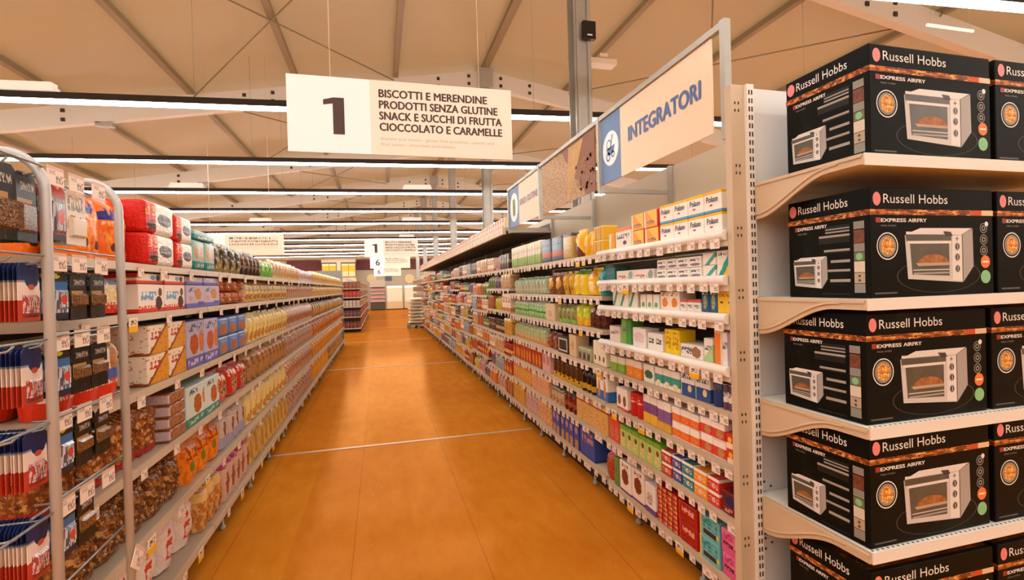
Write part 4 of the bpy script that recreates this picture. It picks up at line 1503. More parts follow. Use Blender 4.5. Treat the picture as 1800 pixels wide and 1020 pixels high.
# ---- bottom shelf
P_SACK = pk('bag_white_red', 'e9d8ce', (('e', .66, .84, .12, .05, 'c83426'), ('t', .3, .52, .1, .7, 'cc4534', 4, 14), ('n', 3, .66, 'dcc4bc')), .35, .3, bump=.7)
B('L', 5, 232, 366, 4, .265, .24, 'rusk_sack', 'puffy white sack with red script', P_SACK, 'bag', setback=.03)
P_BY = pk('bag_beige_mix', 'd9a866', (('n', 6, .5, 'b9702e'), ('n', 9, .63, '7a3018'), ('r', 0, 1, .6, .8, 'e6c07a')), .3, .4, bump=.5)
B('L', 5, 367, 402, 3, .25, .16, 'biscuit_bag', 'beige and brown biscuit bag', P_BY, 'bag', rows=2)
P_MAG = pk('bag_magenta_top', 'd6ae98', (('r', 0, 1, .78, 1, 'c02a6a'), ('e', .5, .4, .26, .28, '8a4a2e', 'a8663e'), ('n', 5, .66, 'e9d3c4')), .3, .4, bump=.5)
B('L', 5, 403, 447, 5, .25, .15, 'biscuit_bag', 'pale biscuit bag with magenta top', P_MAG, 'bag')
P_Y3 = pk('bag_gold_ribs', 'dcb866', (('n', 5, .5, 'b98a3a', (2, 1, .3)), ('r', 0, 1, .82, 1, 'c9b48a')), .3, .4, bump=.5)
B('L', 5, 448, 510, 9, .255, .14, 'biscuit_bag', 'golden ribbed biscuit bag', P_Y3, 'bag')
B('L', 5, 511, 553, 12, .25, .13, 'biscuit_bag', 'rosy biscuit bag', P_PM, 'lowbag')
P_BOR = pk('bag_saffron', 'e8a02c', (('n', 8, .5, 'd98418'), ('r', 0, 1, .85, 1, 'f0c668')), .3, .4, bump=.4)
B('L', 5, 554, 580, 8, .26, .14, 'biscuit_bag', 'saffron orange biscuit bag', P_BOR, 'lowbag')
B('L', 5, 581, 604, 14, .24, .13, 'biscuit_bag', 'olive biscuit bag', P_OB, 'lowbag')

# ---- supplement run, first bay (pharmacy style goods)
def bx(name, base, *layers, rough=.45, coat=.12):
    return pk('box_' + name, base, layers, rough, coat)

TXT = ('t', .1, .9, .5, .7, '6b6e78', 9, 5)
P_POL = bx('polase', 'f3ece0', ('r', 0, 1, .86, 1, 'f2b820'), ('r', 0, 1, 0, .13, '5f9fd0'), ('e', .4, .36, .1, .05, 'd2402f'))
P_POLS = bx('orange_vit', 'f29a2a', ('r', 0, .12, 0, 1, 'f3e3cc'), ('d', 1, .8, 1.05, 'f6c04a'), ('e', .5, .3, .3, .12, '4a3a5a', 'f0a24a'), ('r', .96, 1, 0, 1, 'd2402f'))
# the row of cartons with a printed brand name: a child carries the lettering
z = A_LEV[0]
ya, yb = yof(1265, RXF, z), yof(1156, RXF, z)
n = 4
pw = (yb - ya) / n
hh = 0.088
body = bevelled(pw * .97, .11, hh, .002, P_POL)
mb = MB()
add_text(mb, 'Polase', -pw * .34, hh * .5, pw * .62, hh * .27, -0.0006, 0, 0.045)
lett = mb.mesh('lettering', mat('print_navy_grey', '4a5068', 0.5))
proto = None
for k in range(n):
    for s in range(2):
        loc = (RXF + .014, ya + pw * (k + .5), z + .0012 + s * (hh + .001))
        if proto is None:
            proto = link('supplement_box', body)
            link('brand_lettering', lett, proto)
            o = proto
            o.location, o.rotation_euler = loc, (0, 0, R(-90))
        else:
            o = copy_tree(proto, loc, R(-90))
        tag(o, 'white box with yellow top and blue base, %s, top shelf by gable' % ('upper row' if s else 'lower row'), 'box', 'yellow topped boxes %d' % s, key='pol%d' % s)
B('R', 0, 1155, 1108, 2, .085, .11, 'supplement_box', 'orange and yellow supplement box in a pair', P_POLS, 'box', stack=2)
B('R', 0, 1107, 1079, 1, .12, .1, 'supplement_box', 'white box with orange top', bx('white_or_top', 'efe0d0', ('r', 0, 1, .84, 1, 'ee7a30'), ('e', .6, .3, .12, .1, '4a3a3a'), TXT))
B('R', 0, 1078, 1068, 1, .1, .1, 'supplement_box', 'cream box with yellow flame', bx('cream_flame', 'f0e0c0', ('d', 1, -.2, .35, 'f0a01c')))

W1 = 'f0e6d8'
B('R', 1, 1286, 1256, 1, .105, .1, 'supplement_box', 'white box with teal diagonal beside gable', bx('teal_diag', W1, ('d', 1, -.8, .1, '2f9a86'), ('d', 1, -.8, .42, 'f2b233'), ('t', .1, .9, .8, .94, '5a5d66', 9, 12)))
B('R', 1, 1255, 1231, 1, .05, .1, 'supplement_box', 'small white box with teal diagonal band', bx('teal_diag2', W1, ('d', 1, -.8, .2, '4aa592'), ('d', 1, -.8, .55, W1)), 'box', 2)
B('R', 1, 1230, 1152, 4, .046, .09, 'supplement_box', 'small white vitamin box with pill picture', bx('pills', 'f2eadd', ('t', .1, .9, .55, .8, '5f6470', 9, 4), ('e', .5, .25, .4, .14, '7f8aa8', '9a5a5f')), 'box', 2, rows=2)
B('R', 1, 1146, 1080, 2, .055, .1, 'supplement_box', 'low white box with red lettering', bx('low_white', 'efe0d2', ('t', .1, .8, .2, .5, 'c8503a', 9, 6), ('e', .85, .5, .12, .4, '8fa59a')))
B('R', 1, 1079, 1064, 1, .08, .1, 'supplement_box', 'dark teal pack at the shelf end', bx('dk_teal', '24706e', TXT))
B('R', 2, 1289, 1258, 2, .115, .09, 'supplement_box', 'plain yellow box beside the gable', bx('yellow', 'f0c02c', ('t', .1, .9, .6, .7, '6a5a2a', 9, 12), ('e', .5, .42, .2, .04, '5a4a2a'), ('r', 0, 1, 0, .06, 'd9a820')))
B('R', 2, 1257, 1230, 2, .105, .09, 'supplement_box', 'dark blue supplement box', bx('navy', '2f5a80', ('e', .5, .45, .25, .3, '4a7a8a', 'c9b84a'), ('t', .1, .9, .75, .95, 'cfd6da', 8, 8)))
B('R', 2, 1229, 1193, 3, .055, .09, 'supplement_box', 'small white box with red top', bx('white_redtop', 'f1e6da', ('r', 0, 1, .78, 1, 'd9604a'), ('t', .1, .9, .3, .6, '7a6f6a', 8, 5)))
B('R', 2, 1192, 1158, 2, .09, .09, 'supplement_box', 'white box with orange circle', bx('white_orange_c', 'f2e6d4', ('e', .5, .42, .3, .24, 'ee9a2e', 'e0702a'), ('t', .1, .9, .75, .95, 'a05a3a', 8, 8)))
B('R', 2, 1157, 1122, 3, .075, .09, 'supplement_box', 'white box with green leaf', bx('white_leaf', 'f0e8d8', ('e', .55, .3, .25, .18, '7fae7a', '5a8f5a'), ('r', 0, .12, 0, 1, '9a3f34')))
B('R', 2, 1118, 1074, 3, .115, .09, 'supplement_box', 'white box with green diagonal stripe', bx('green_diag', 'eee6d6', ('d', 1, -.7, .02, '3a9068'), ('d', 1, -.7, .26, 'efe8d4'), ('t', .1, .9, .8, .95, '5a6a5a', 8, 10)))
B('R', 3, 1291, 1281, 1, .13, .08, 'supplement_box', 'red and white box beside the gable', bx('red_white_tall', 'efe2d6', ('r', .5, 1, 0, 1, 'b03a30'), TXT))
B('R', 3, 1279, 1267, 1, .135, .08, 'supplement_box', 'tall white box with lilac print', bx('white_lilac_tall', 'eee2dc', ('r', .8, 1, 0, 1, 'b9a0b9'), TXT))
B('R', 3, 1265, 1252, 1, .14, .08, 'supplement_box', 'tall narrow orange box', bx('orange_tall', 'ef8432', ('r', 0, 1, .9, 1, 'f4c9a0'), ('r', .85, 1, 0, 1, 'f0d8c0')))
B('R', 3, 1250, 1234, 1, .1, .08, 'supplement_box', 'white box with pale green grass', bx('white_grass', 'efe6d8', ('d', .6, -1, -.1, 'b4cc8f'), TXT))
B('R', 3, 1233, 1192, 1, .06, .1, 'supplement_box', 'low wide white box with red and green print', bx('low_redgreen', 'efe4da', ('e', .7, .5, .2, .4, 'c04a3a', '6a8a5a'), ('t', .05, .5, .3, .8, '6a6a70', 10, 4)))
B('R', 3, 1191, 1165, 2, .115, .09, 'supplement_box', 'bright yellow box with rows of print', bx('yellow_rows', 'f2cc22', ('t', .1, .9, .2, .9, 'b9860f', 5, 6)), 'box')
B('R', 3, 1163, 1136, 2, .085, .09, 'supplement_box', 'white box with black leaf print', bx('white_black', 'f0e8de', ('t', .15, .85, .4, .75, '3a4a3a', 6, 6)))
B('R', 3, 1134, 1110, 1, .1, .08, 'supplement_box', 'white rounded box with pink flower', bx('white_pink', 'f0e6e0', ('e', .5, .5, .4, .28, 'd9a9a4', 'efe6e0')))
B('R', 3, 1107, 1090, 1, .14, .08, 'supplement_box', 'tall green box', bx('green_tall', '4f9a44', ('r', 0, .5, 0, 1, '7cb84f'), TXT))
B('R', 3, 1088, 1070, 1, .09, .08, 'supplement_box', 'pinkish white box at the shelf end', bx('pinkwhite', 'e9d3c6', TXT))
P_TUB = (bx('purple_tub', '6a4a66', ('r', 0, 1, .3, .7, 'efe4da'), TXT), mat('lid_white', 'f0e8de', .4))
B('R', 4, 1295, 1266, 3, .1, .07, 'supplement_tub', 'purple and white supplement tub beside the gable', P_TUB, 'tin')
B('R', 4, 1264, 1247, 1, .13, .1, 'supplement_tub', 'dark blue tub with white cap', (bx('blue_tub', '2a3f72', ('r', 0, 1, .8, 1, 'e8e4e0'), TXT), mat('lid_white', 'f0e8de', .4)), 'tin')
P_NITE = bx('night_blue', 'e6e2da', ('r', 0, 1, 0, .5, '31538c'), ('e', .65, .32, .14, .14, 'e6c890'), ('t', .1, .9, .68, .9, '4a5a7a', 8, 8), ('r', 0, .06, 0, 1, 'efe8e0'))
B('R', 4, 1245, 1194, 2, .115, .1, 'supplement_box', 'white and night blue box', P_NITE, rows=2)
B('R', 4, 1192, 1149, 3, .095, .1, 'tea_box', 'teal and white herbal tea box', bx('teal_tea', 'efe8da', ('r', 0, 1, .22, .66, '3f9a8c'), ('e', .5, .2, .3, .18, 'e0c070', 'efe8da')))
B('R', 4, 1147, 1128, 1, .095, .1, 'tea_box', 'white tea box with dark green bowl', bx('bowl_tea', 'efe8da', ('e', .5, .45, .4, .22, '3f7a62', '2a5a48')))
B('R', 4, 1126, 1098, 2, .095, .1, 'tea_box', 'orange and white tea box', bx('orange_tea', 'f0e2cc', ('r', 0, 1, 0, .62, 'ee8a2c'), ('e', .5, .3, .3, .2, 'f4c060', 'd9661c')))
B('R', 4, 1096, 1071, 2, .09, .1, 'tea_box', 'green and white tea box', bx('green_tea', 'e8e6cc', ('r', 0, 1, 0, .58, '7fae3c'), ('e', .5, .3, .3, .2, 'a8cc5a', '5a8a2c')))
P_HB = [('purple and yellow herbal box', bx('herb_purple', 'f0e2d4', ('r', 0, 1, 0, .55, 'e6b63c'), ('r', 0, 1, .38, .74, '7a4a86'), ('n', 14, .66, 'd98a3a'))),
        ('violet and gold herbal box', bx('herb_violet', 'f0e2d4', ('r', 0, 1, 0, .45, 'd9a83c'), ('r', 0, 1, .3, .72, '8a5a92'), ('n', 14, .66, '6a8a3a')))]
B('R', 5, 1152, 1128, 2, .145, .1, 'tea_box', P_HB[0][0], P_HB[0][1])
B('R', 5, 1177, 1154, 2, .145, .1, 'tea_box', P_HB[1][0], P_HB[1][1])
P_OF = bx('orange_fruit', 'f4e6d8', ('r', 0, 1, .08, .6, 'ec6a2a'), ('e', .5, .36, .36, .2, 'f2a04a', 'd94a22'))
B('R', 5, 1226, 1179, 3, .07, .11, 'juice_box', 'orange and white fruit tea box', P_OF, 'box', 2)
P_SF = bx('straw_fruit', 'f5e8de', ('r', 0, 1, .08, .62, 'd8443a'), ('e', .62, .36, .26, .24, 'ef7a5a', '6a9a3a'))
B('R', 5, 1272, 1228, 2, .074, .11, 'juice_box', 'strawberry red and white box', P_SF, 'box', 2)
B('R', 5, 1297, 1274, 2, .06, .11, 'juice_box', 'red and yellow snack box beside the gable', bx('red_yel', 'd0402e', ('r', 0, 1, 0, .4, 'f2d9b8'), ('e', .6, .6, .3, .2, 'f0b62c')), 'box', 2)
P_RT = (bx('red_tin', 'c92622', ('t', .1, .9, .6, .8, 'f0c8b8', 9, 6)), mat('lid_red', 'b02420', .4))
B('R', 5, 1126, 1103, 2, .125, .08, 'supplement_tin', 'red tin', P_RT, 'tin')
B('R', 5, 1101, 1081, 2, .125, .08, 'snack_box', 'white box with brown cup picture', bx('cup', 'f0e8dc', ('e', .5, .45, .28, .24, '3a2a24', 'b9743a'), ('r', 0, 1, 0, .12, 'c8543a')))
P_GF = bx('green_fruit', 'b7cf72', ('e', .5, .3, .34, .22, 'c8a84a', 'e8dcae'), ('r', 0, 1, .82, 1, '7fae3c'), ('e', .6, .6, .2, .12, '8a3a2c'))
B('R', 6, 1159, 1088, 6, .125, .1, 'cereal_bar_box', 'green box with fruit picture', P_GF)
B('R', 6, 1087, 1069, 2, .135, .1, 'cereal_bar_box', 'coral red box with fruit picture', bx('coral', 'd8503e', ('e', .5, .4, .4, .3, 'e88a6a', 'c0382c')))
for a, b, nm, c in ((1178, 1161, 'red and white', 'c03a2e'), (1195, 1179, 'indigo and white', '3f4f8f'), (1216, 1196, 'petrol blue and white', '2f7f84'), (1240, 1217, 'orange and white', 'ee9426'), (1262, 1241, 'scarlet and white', 'd8382a')):
    B('R', 6, a, b, 1, .058, .13, 'biscuit_box', 'flat %s box' % nm, bx('flat_' + nm.split()[0], c, ('r', 0, 1, .8, 1, 'f0e4da'), ('t', .1, .9, .25, .6, 'f0d8c8', 8, 4)), 'box', 2)
B('R', 6, 1300, 1265, 1, .09, .16, 'bar_tray', 'maroon display tray of dark bars beside the gable', bx('maroon_tray', '6d1f22', ('e', .5, .62, .32, .22, '2a2a55'), ('t', .1, .9, .1, .3, 'd98a7a', 9, 4), ('r', .9, 1, .4, .9, 'e8b8a8')))
P_PKT = bx('pink_tray', 'd9568c', ('d', .5, .9, .75, 'e07aa4'), ('t', .1, .85, .3, .48, '5a3026', 8, 6), ('t', .1, .9, .55, .9, 'c23a76', 5, 8), ('e', .88, .42, .08, .1, 'f0c23a'))
B('R', 7, 1300, 1266, 1, .095, .17, 'bar_tray', 'pink display tray of wafers beside the gable', P_PKT, 'box', 2)
P_TLT = bx('teal_tray', '6fb6b4', ('r', 0, .1, 0, 1, 'e8c060'), ('t', .15, .9, .45, .9, '2f8a90', 5, 8), ('r', .2, .85, .14, .36, '3a3028'), ('e', .9, .3, .06, .1, 'f0c23a'))
B('R', 7, 1263, 1226, 1, .095, .17, 'bar_tray', 'teal display tray of wafers', P_TLT, 'box', 2)
B('R', 7, 1224, 1191, 1, .09, .17, 'bar_tray', 'red chocolate display tray', bx('red_tray', 'b02218', ('r', 0, .08, 0, 1, 'd93a2a'), ('n', 8, .6, '6a1410'), ('t', .2, .9, .5, .8, 'e6a08a', 6, 4)), 'box', 2)
B('R', 7, 1189, 1153, 4, .022, .17, 'chocolate_bar', 'flat red chocolate bar in a pile', bx('red_bar', 'b3261c', ('e', .8, .5, .14, .4, 'f0b83a'), ('t', .1, .7, .3, .7, 'e8b09a', 8, 3)), 'box', 8)
B('R', 7, 1151, 1132, 1, .15, .1, 'cereal_box', 'white cereal box with purple base', bx('cer_purple', 'efe4dc', ('r', 0, 1, 0, .2, '6d4a8a'), ('e', .45, .5, .3, .22, '8a5a3a', 'efe4dc')))
P_CER = bx('cer_brown', 'efe0d2', ('e', .5, .52, .3, .26, '8a3f24', '6a2a18'), ('t', .2, .8, .82, .94, 'a0483a', 9, 12), ('r', 0, 1, 0, .08, '7a4a7a'))
B('R', 7, 1130, 1088, 2, .175, .09, 'cereal_box', 'white cereal box with brown bowl', P_CER)
B('R', 7, 1086, 1078, 1, .16, .07, 'snack_pack', 'green upright pack', bx('green_up', '6f8a3a', TXT), 'soft')
B('R', 7, 1077, 1059, 1, .17, .09, 'snack_pouch', 'rust red bean pouch', pk('pouch_red', 'b5421f', (('n', 12, .5, '8a2a14'), ('n', 20, .6, 'd96a34')), .2, .6, bump=.4), 'bag')

# ---- second and third bays
B('R', 0, 1058, 1043, 2, .085, .1, 'biscuit_box', 'yellow box in a two high pile', bx('yel_pile', 'e8b02c', ('r', .3, .7, 0, 1, 'b9822a'), ('r', 0, 1, .9, 1, 'f0d060')), 'box', 2)
B('R', 0, 1041, 1022, 2, .165, .1, 'rice_cake_bag', 'yellow bag with owl eyed print', pk('bag_yel_face', 'f0b41e', (('e', .3, .8, .1, .06, '8a3a1c'), ('e', .7, .8, .1, .06, '8a3a1c'), ('e', .5, .35, .3, .12, 'c8642a', 'f0c83a')), .3, .4), 'bag')
B('R', 0, 1021, 1006, 1, .2, .1, 'rice_cake_bag', 'big yellow bag with brown base', pk('bag_yel_brown', 'f0b61e', (('d', -.6, -1, -.65, '6a3320'), ('e', .3, .75, .12, .08, 'd9701c')), .3, .4), 'bag')
B('R', 0, 1004, 988, 1, .185, .1, 'bread_pack', 'khaki beige bread pack', pk('pack_khaki', 'c9a85e', (('e', .5, .5, .35, .3, 'b08a44', 'd9bf80'), ('r', 0, 1, .86, 1, '4a4038')), .3, .3), 'soft')
P_SLATE = pk('pack_slate', '5f7088', (('r', 0, 1, .2, .42, 'c0694e'), ('t', .1, .9, .66, .86, '2a3038', 8, 8), ('r', 0, 1, .92, 1, '2a2f38')), .3, .3)
B('R', 0, 986, 951, 2, .185, .1, 'bread_pack', 'slate blue bread pack', P_SLATE, 'soft', rows=2)
P_GW = pk('pack_green_white', 'e6dcc2', (('r', 0, 1, 0, .42, '8fb85a'), ('n', 9, .62, 'd2b48a'), ('t', .1, .9, .5, .8, 'c0ae86', 8, 8)), .35, .2)
B('R', 0, 949, 898, 12, .2, .1, 'cracker_pack', 'white and green cracker pack in a tight row', P_GW, 'soft')
B('R', 1, 1062, 1046, 1, .2, .12, 'snack_bag', 'teal snack bag', pk('bag_teal2', '1f8a8c', (('n', 5, .6, '156a70'), ('e', .5, .3, .3, .2, '4ab0a0')), .25, .5, bump=.4), 'bag')
B('R', 1, 1044, 1026, 1, .19, .12, 'snack_bag', 'yellow snack bag with round faces', pk('bag_yel_r', 'f0b820', (('e', .3, .75, .18, .1, 'b9661c'), ('e', .72, .75, .18, .1, 'b9661c'), ('e', .5, .3, .3, .2, 'f6dca0')), .25, .5, bump=.4), 'bag')
B('R', 1, 1025, 1003, 2, .185, .12, 'snack_bag', 'lemon yellow snack bag with green top', pk('bag_lem_g', 'f0cc1c', (('r', 0, 1, .8, 1, '5a9a3a'), ('e', .5, .4, .3, .3, 'f6e070', 'e0a81c')), .25, .5, bump=.4), 'bag')
B('R', 1, 1002, 984, 2, .18, .12, 'snack_bag', 'brown and yellow snack bag', pk('bag_br_y', '6a4020', (('d', 1, .4, .7, 'e0a82c'), ('n', 6, .66, '3a2214')), .25, .5, bump=.4), 'bag')
B('R', 1, 983, 958, 2, .18, .12, 'snack_bag', 'brown crisp bag with golden disc', pk('bag_br_disc', '7a4a1e', (('e', .5, .5, .34, .3, 'e09a24', 'c8801c'), ('r', 0, 1, .85, 1, 'b9a08a')), .25, .5, bump=.4), 'bag')
P_GG = pk('bag_sage', '9fb08a', (('e', .5, .3, .3, .2, 'b5764a', 'd9c09a'), ('n', 6, .6, 'c4cdb0'), ('r', 0, 1, .86, 1, '7fa06a')), .3, .4, bump=.4)
B('R', 1, 956, 901, 10, .16, .12, 'snack_bag', 'sage green snack bag in a row', P_GG, 'bag')
B('R', 2, 1060, 1031, 3, .16, .12, 'snack_bag', 'dark brown chocolate bag with white label', pk('bag_choc', '4a2018', (('e', .5, .72, .34, .12, 'cdbcb0', '8a6a5e'), ('n', 6, .6, '7a3626')), .22, .5, bump=.4), 'bag')
B('R', 2, 1029, 1007, 2, .165, .12, 'snack_bag', 'lime and yellow snack bag', pk('bag_lime', 'c4cf2a', (('r', 0, 1, 0, .34, 'efa61e'), ('n', 6, .6, 'e4e04a')), .25, .4, bump=.4), 'bag')
B('R', 2, 1005, 976, 4, .145, .12, 'snack_bag', 'olive green snack bag', pk('bag_olive', 'a4ab5e', (('n', 6, .5, '8a7a44'), ('r', 0, 1, 0, .2, '8fbf5a')), .3, .4, bump=.4), 'bag')
B('R', 2, 974, 957, 1, .135, .1, 'cracker_box', 'beige cracker box', bx('beige_c', 'dcc09a', ('e', .5, .4, .22, .2, 'c08a52', 'dcc09a')))
B('R', 2, 955, 901, 12, .16, .12, 'snack_bag', 'fresh green snack bag in a row', pk('bag_fgreen', '86b866', (('n', 6, .55, 'b4cf9a'), ('r', 0, 1, .7, 1, 'c2c4b0'), ('r', 0, 1, .3, .42, '5a9a44')), .3, .4, bump=.4), 'bag')
B('R', 3, 1064, 1040, 3, .155, .1, 'cracker_pack', 'cream pack with green tips and dark dot', pk('pack_cream_dot', 'ece0c8', (('n', 7, .66, 'b9c88a'), ('e', .5, .3, .16, .12, '4a2c20')), .3, .3), 'soft')
B('R', 3, 1037, 1014, 3, .085, .1, 'cracker_pack', 'grey green small pack', pk('pack_gg', 'a9a884', (('r', .2, .8, .1, .6, '3f3a30'), TXT), .3, .3), 'soft')
B('R', 3, 1012, 999, 1, .155, .1, 'cracker_box', 'pale tan cracker box', bx('pale_tan', 'd8b98e', ('e', .5, .5, .25, .2, 'b07a42', 'd8b98e')))
B('R', 3, 997, 978, 1, .125, .12, 'snack_box', 'dark box with white picture frame', bx('dark_frame', '3a3632', ('r', .08, .92, .12, .88, 'd8cfc0'), ('r', .14, .86, .2, .8, '2a2522'), ('n', 7, .64, '6a5a50')))
B('R', 3, 975, 957, 2, .135, .12, 'snack_bag', 'dark red brown snack bag', pk('bag_rb', '7a3422', (('n', 6, .55, 'a8623a'),), .3, .4, bump=.4), 'bag')
B('R', 3, 955, 901, 11, .155, .12, 'snack_bag', 'green and orange snack bag in a row', pk('bag_go', 'a9b47a', (('r', 0, 1, 0, .36, 'd9924a'), ('n', 6, .58, 'c9c8a0')), .3, .4, bump=.4), 'bag')
P_JC = bx('juice_white', 'f0e6da', ('r', 0, 1, 0, .34, '3a6fb4'), ('e', .5, .36, .2, .3, 'd99a4e', 'b9702c'), ('e', .5, .84, .16, .08, '5a3626'))
B('R', 4, 1066, 1046, 2, .178, .08, 'juice_carton', 'tall white juice carton with blue base', P_JC)
M_SOY = pk('glass_soy', '2a1610', (('r', 0, 1, .12, .35, 'c9a02c'),), .12, .6)
B('R', 4, 1043, 1019, 3, .178, .08, 'sauce_bottle', 'dark brown sauce bottle', (M_SOY, mat('cap_dark', '2a1c16', .4)), 'bottle', rows=2)
P_HON = pk('glass_honey', '5a3414', (('r', 0, 1, 0, .34, 'd9a82a'), ('n', 6, .6, '3a2010')), .12, .6)
B('R', 4, 1016, 969, 6, .17, .08, 'syrup_jar', 'amber syrup jar with yellow label', (P_HON, mat('lid_brown', '5a3a1e', .4)), 'jar')
B('R', 4, 966, 952, 2, .165, .09, 'cereal_box', 'pink and violet box', bx('pinkviolet', 'd8a8a0', ('e', .5, .6, .35, .25, '8a5a86', 'd98a5a')))
B('R', 4, 950, 901, 10, .165, .1, 'soup_pack', 'red and yellow soup packet in a row', pk('pack_red_yel', 'b03a24', (('e', .5, .4, .3, .3, 'e0a02c', 'c8602a'), ('r', 0, 1, .86, 1, 'c87a5a')), .3, .3), 'soft')
P_OBX = bx('beige_orange', 'd8a860', ('r', 0, 1, .78, .84, 'a83a2a'), ('e', .5, .38, .3, .24, 'b9702e', 'e6c07a'), ('r', 0, 1, .84, 1, 'e8c88e'))
B('R', 5, 1067, 1012, 5, .17, .09, 'rice_box', 'beige rice box with red stripe', P_OBX, rows=2)
P_SJ = (pk('glass_red', '7a2416', (('n', 6, .55, '4a1a10'), ('r', 0, 1, .3, .6, '9a4a2a')), .12, .6), mat('lid_green', '4a5a2c', .4))
B('R', 5, 1010, 988, 3, .15, .08, 'sauce_jar', 'dark red sauce jar', P_SJ, 'jar', rows=2)
B('R', 5, 986, 966, 3, .12, .08, 'sauce_jar', 'small beige spread jar', (pk('glass_beige', 'c9a47a', (('n', 6, .55, '9a6a42'),), .15, .6), mat('lid_steel', 'a9a49a', .35, .5)), 'jar')
B('R', 5, 964, 934, 6, .165, .09, 'rice_box', 'peach and pink box in a row', bx('peach', 'dca67a', ('n', 6, .55, 'c9825a'), ('r', 0, 1, .8, 1, 'e9c8b4')))
B('R', 5, 932, 901, 8, .165, .1, 'pasta_pack', 'orange and yellow pasta packet', pk('pack_or_yel', 'd0863a', (('n', 6, .52, 'e0b050'), ('r', 0, 1, .82, 1, 'c05a34')), .3, .3), 'soft')
B('R', 6, 1043, 1018, 1, .205, .14, 'cereal_box', 'big blue box', bx('bigblue', '3a4f9a', ('t', .15, .9, .5, .85, 'c0808a', 7, 6), ('r', 0, 1, 0, .06, '2a3a7a')), 'box')
P_BB = bx('blue_pasta', '3a4c96', ('r', .2, .85, .0, .34, 'b98a4a'), ('e', .5, .66, .26, .14, 'a85a6a', 'c8b0b8'))
B('R', 6, 1016, 969, 6, .205, .09, 'pasta_box', 'blue pasta box standing in a row', P_BB, rows=2)
B('R', 6, 967, 944, 4, .2, .1, 'pasta_pack', 'peach pasta packet', pk('pack_peach', 'dcae7e', (('n', 6, .5, 'c98a52'), ('r', 0, 1, .85, 1, 'ead2ba')), .3, .3), 'soft')
B('R', 6, 943, 924, 4, .2, .1, 'pasta_pack', 'pink and white pasta packet', pk('pack_pinkw', 'd0b4ae', (('n', 6, .5, 'b58a90'), ('n', 10, .64, '7a5a6a')), .3, .3), 'soft')
B('R', 6, 922, 901, 5, .2, .1, 'pasta_pack', 'golden pasta packet', pk('pack_goldp', 'd2a24a', (('n', 6, .5, 'b9822e'),), .3, .3), 'soft')

# ---- the rest of the supplement run, bay by bay: a palette of goods seen small
FAR = [
    ('pasta_pack', 'golden pasta packet', pk('far_gold', 'd9a648', (('n', 6, .5, 'b9802c'), ('r', 0, 1, .82, 1, 'e6cc8a')), .3, .3), 'soft', .17, .2),
    ('soup_pack', 'orange soup packet', pk('far_orange', 'd9813a', (('n', 6, .5, 'c05a22'), ('r', 0, 1, .8, 1, 'e8b88a')), .3, .3), 'soft', .15, .18),
    ('soup_pack', 'red soup packet', pk('far_red', 'b93a26', (('n', 6, .55, '8a2418'), ('e', .5, .4, .3, .2, 'e0a040')), .3, .3), 'soft', .15, .18),
    ('seasoning_jar', 'dark seasoning jar', (pk('far_darkjar', '4a3628', (('r', 0, 1, .3, .62, 'c0a070'),), .15, .6), mat('lid_dark', '3a2c22', .4)), 'jar', .13, .09),
    ('seasoning_jar', 'green pickle jar', (pk('far_greenjar', '6f7a3a', (('r', 0, 1, .3, .6, 'cfc08a'),), .15, .6), mat('lid_green', '4a5a2c', .4)), 'jar', .14, .1),
    ('sauce_jar', 'tomato sauce jar', (pk('far_tomjar', 'a03018', (('r', 0, 1, .3, .62, 'd9b070'),), .15, .6), mat('lid_red', 'b02420', .4)), 'jar', .15, .1),
    ('cracker_pack', 'beige cracker packet', pk('far_beige', 'd6b088', (('n', 6, .5, 'b98a5a'), ('r', 0, 1, .8, 1, 'e8d4b8')), .3, .3), 'soft', .17, .18),
    ('snack_bag', 'pale pink snack bag', pk('far_pink', 'd8b4a8', (('n', 6, .5, 'c08a7a'),), .3, .4, bump=.3), 'lowbag', .17, .17),
    ('snack_bag', 'moss green snack bag', pk('far_moss', '8a9a58', (('n', 6, .5, '66743a'), ('r', 0, 1, .7, 1, 'b4b88a')), .3, .4, bump=.3), 'lowbag', .17, .17),
    ('cereal_box', 'grey blue box', bx('far_gb', '8a9aa0', ('t', .1, .9, .5, .9, 'c9cfc8', 7, 6), ('n', 5, .6, '66767e')), 'box', .17, .16),
    ('cereal_box', 'cream box with red print', bx('far_cream', 'ead9bc', ('t', .1, .9, .5, .85, 'b9483a', 6, 5), ('r', 0, 1, 0, .2, 'c97a4a')), 'box', .17, .16),
    ('coffee_pack', 'dark coffee packet', pk('far_coffee', '3a2a24', (('n', 6, .55, '6a4a34'), ('r', 0, 1, .4, .6, '8a7a6a')), .3, .4), 'soft', .16, .13),
    ('coffee_pack', 'brick red coffee packet', pk('far_brick', '8f4a30', (('n', 6, .5, 'b06a44'),), .3, .4), 'soft', .16, .13),
    ('vegetable_bag', 'violet bean bag', pk('far_violet', '6a4a5e', (('n', 7, .5, '8f7488'), ('r', 0, 1, .8, 1, 'b9a4a4')), .25, .5, bump=.4), 'lowbag', .15, .18),
    ('vegetable_bag', 'lemon yellow bag', pk('far_lemon', 'dcc04a', (('n', 7, .5, 'b8a234'), ('r', 0, 1, .8, 1, '7f9a3a')), .25, .5, bump=.4), 'lowbag', .17, .18),
]
cnt = 0
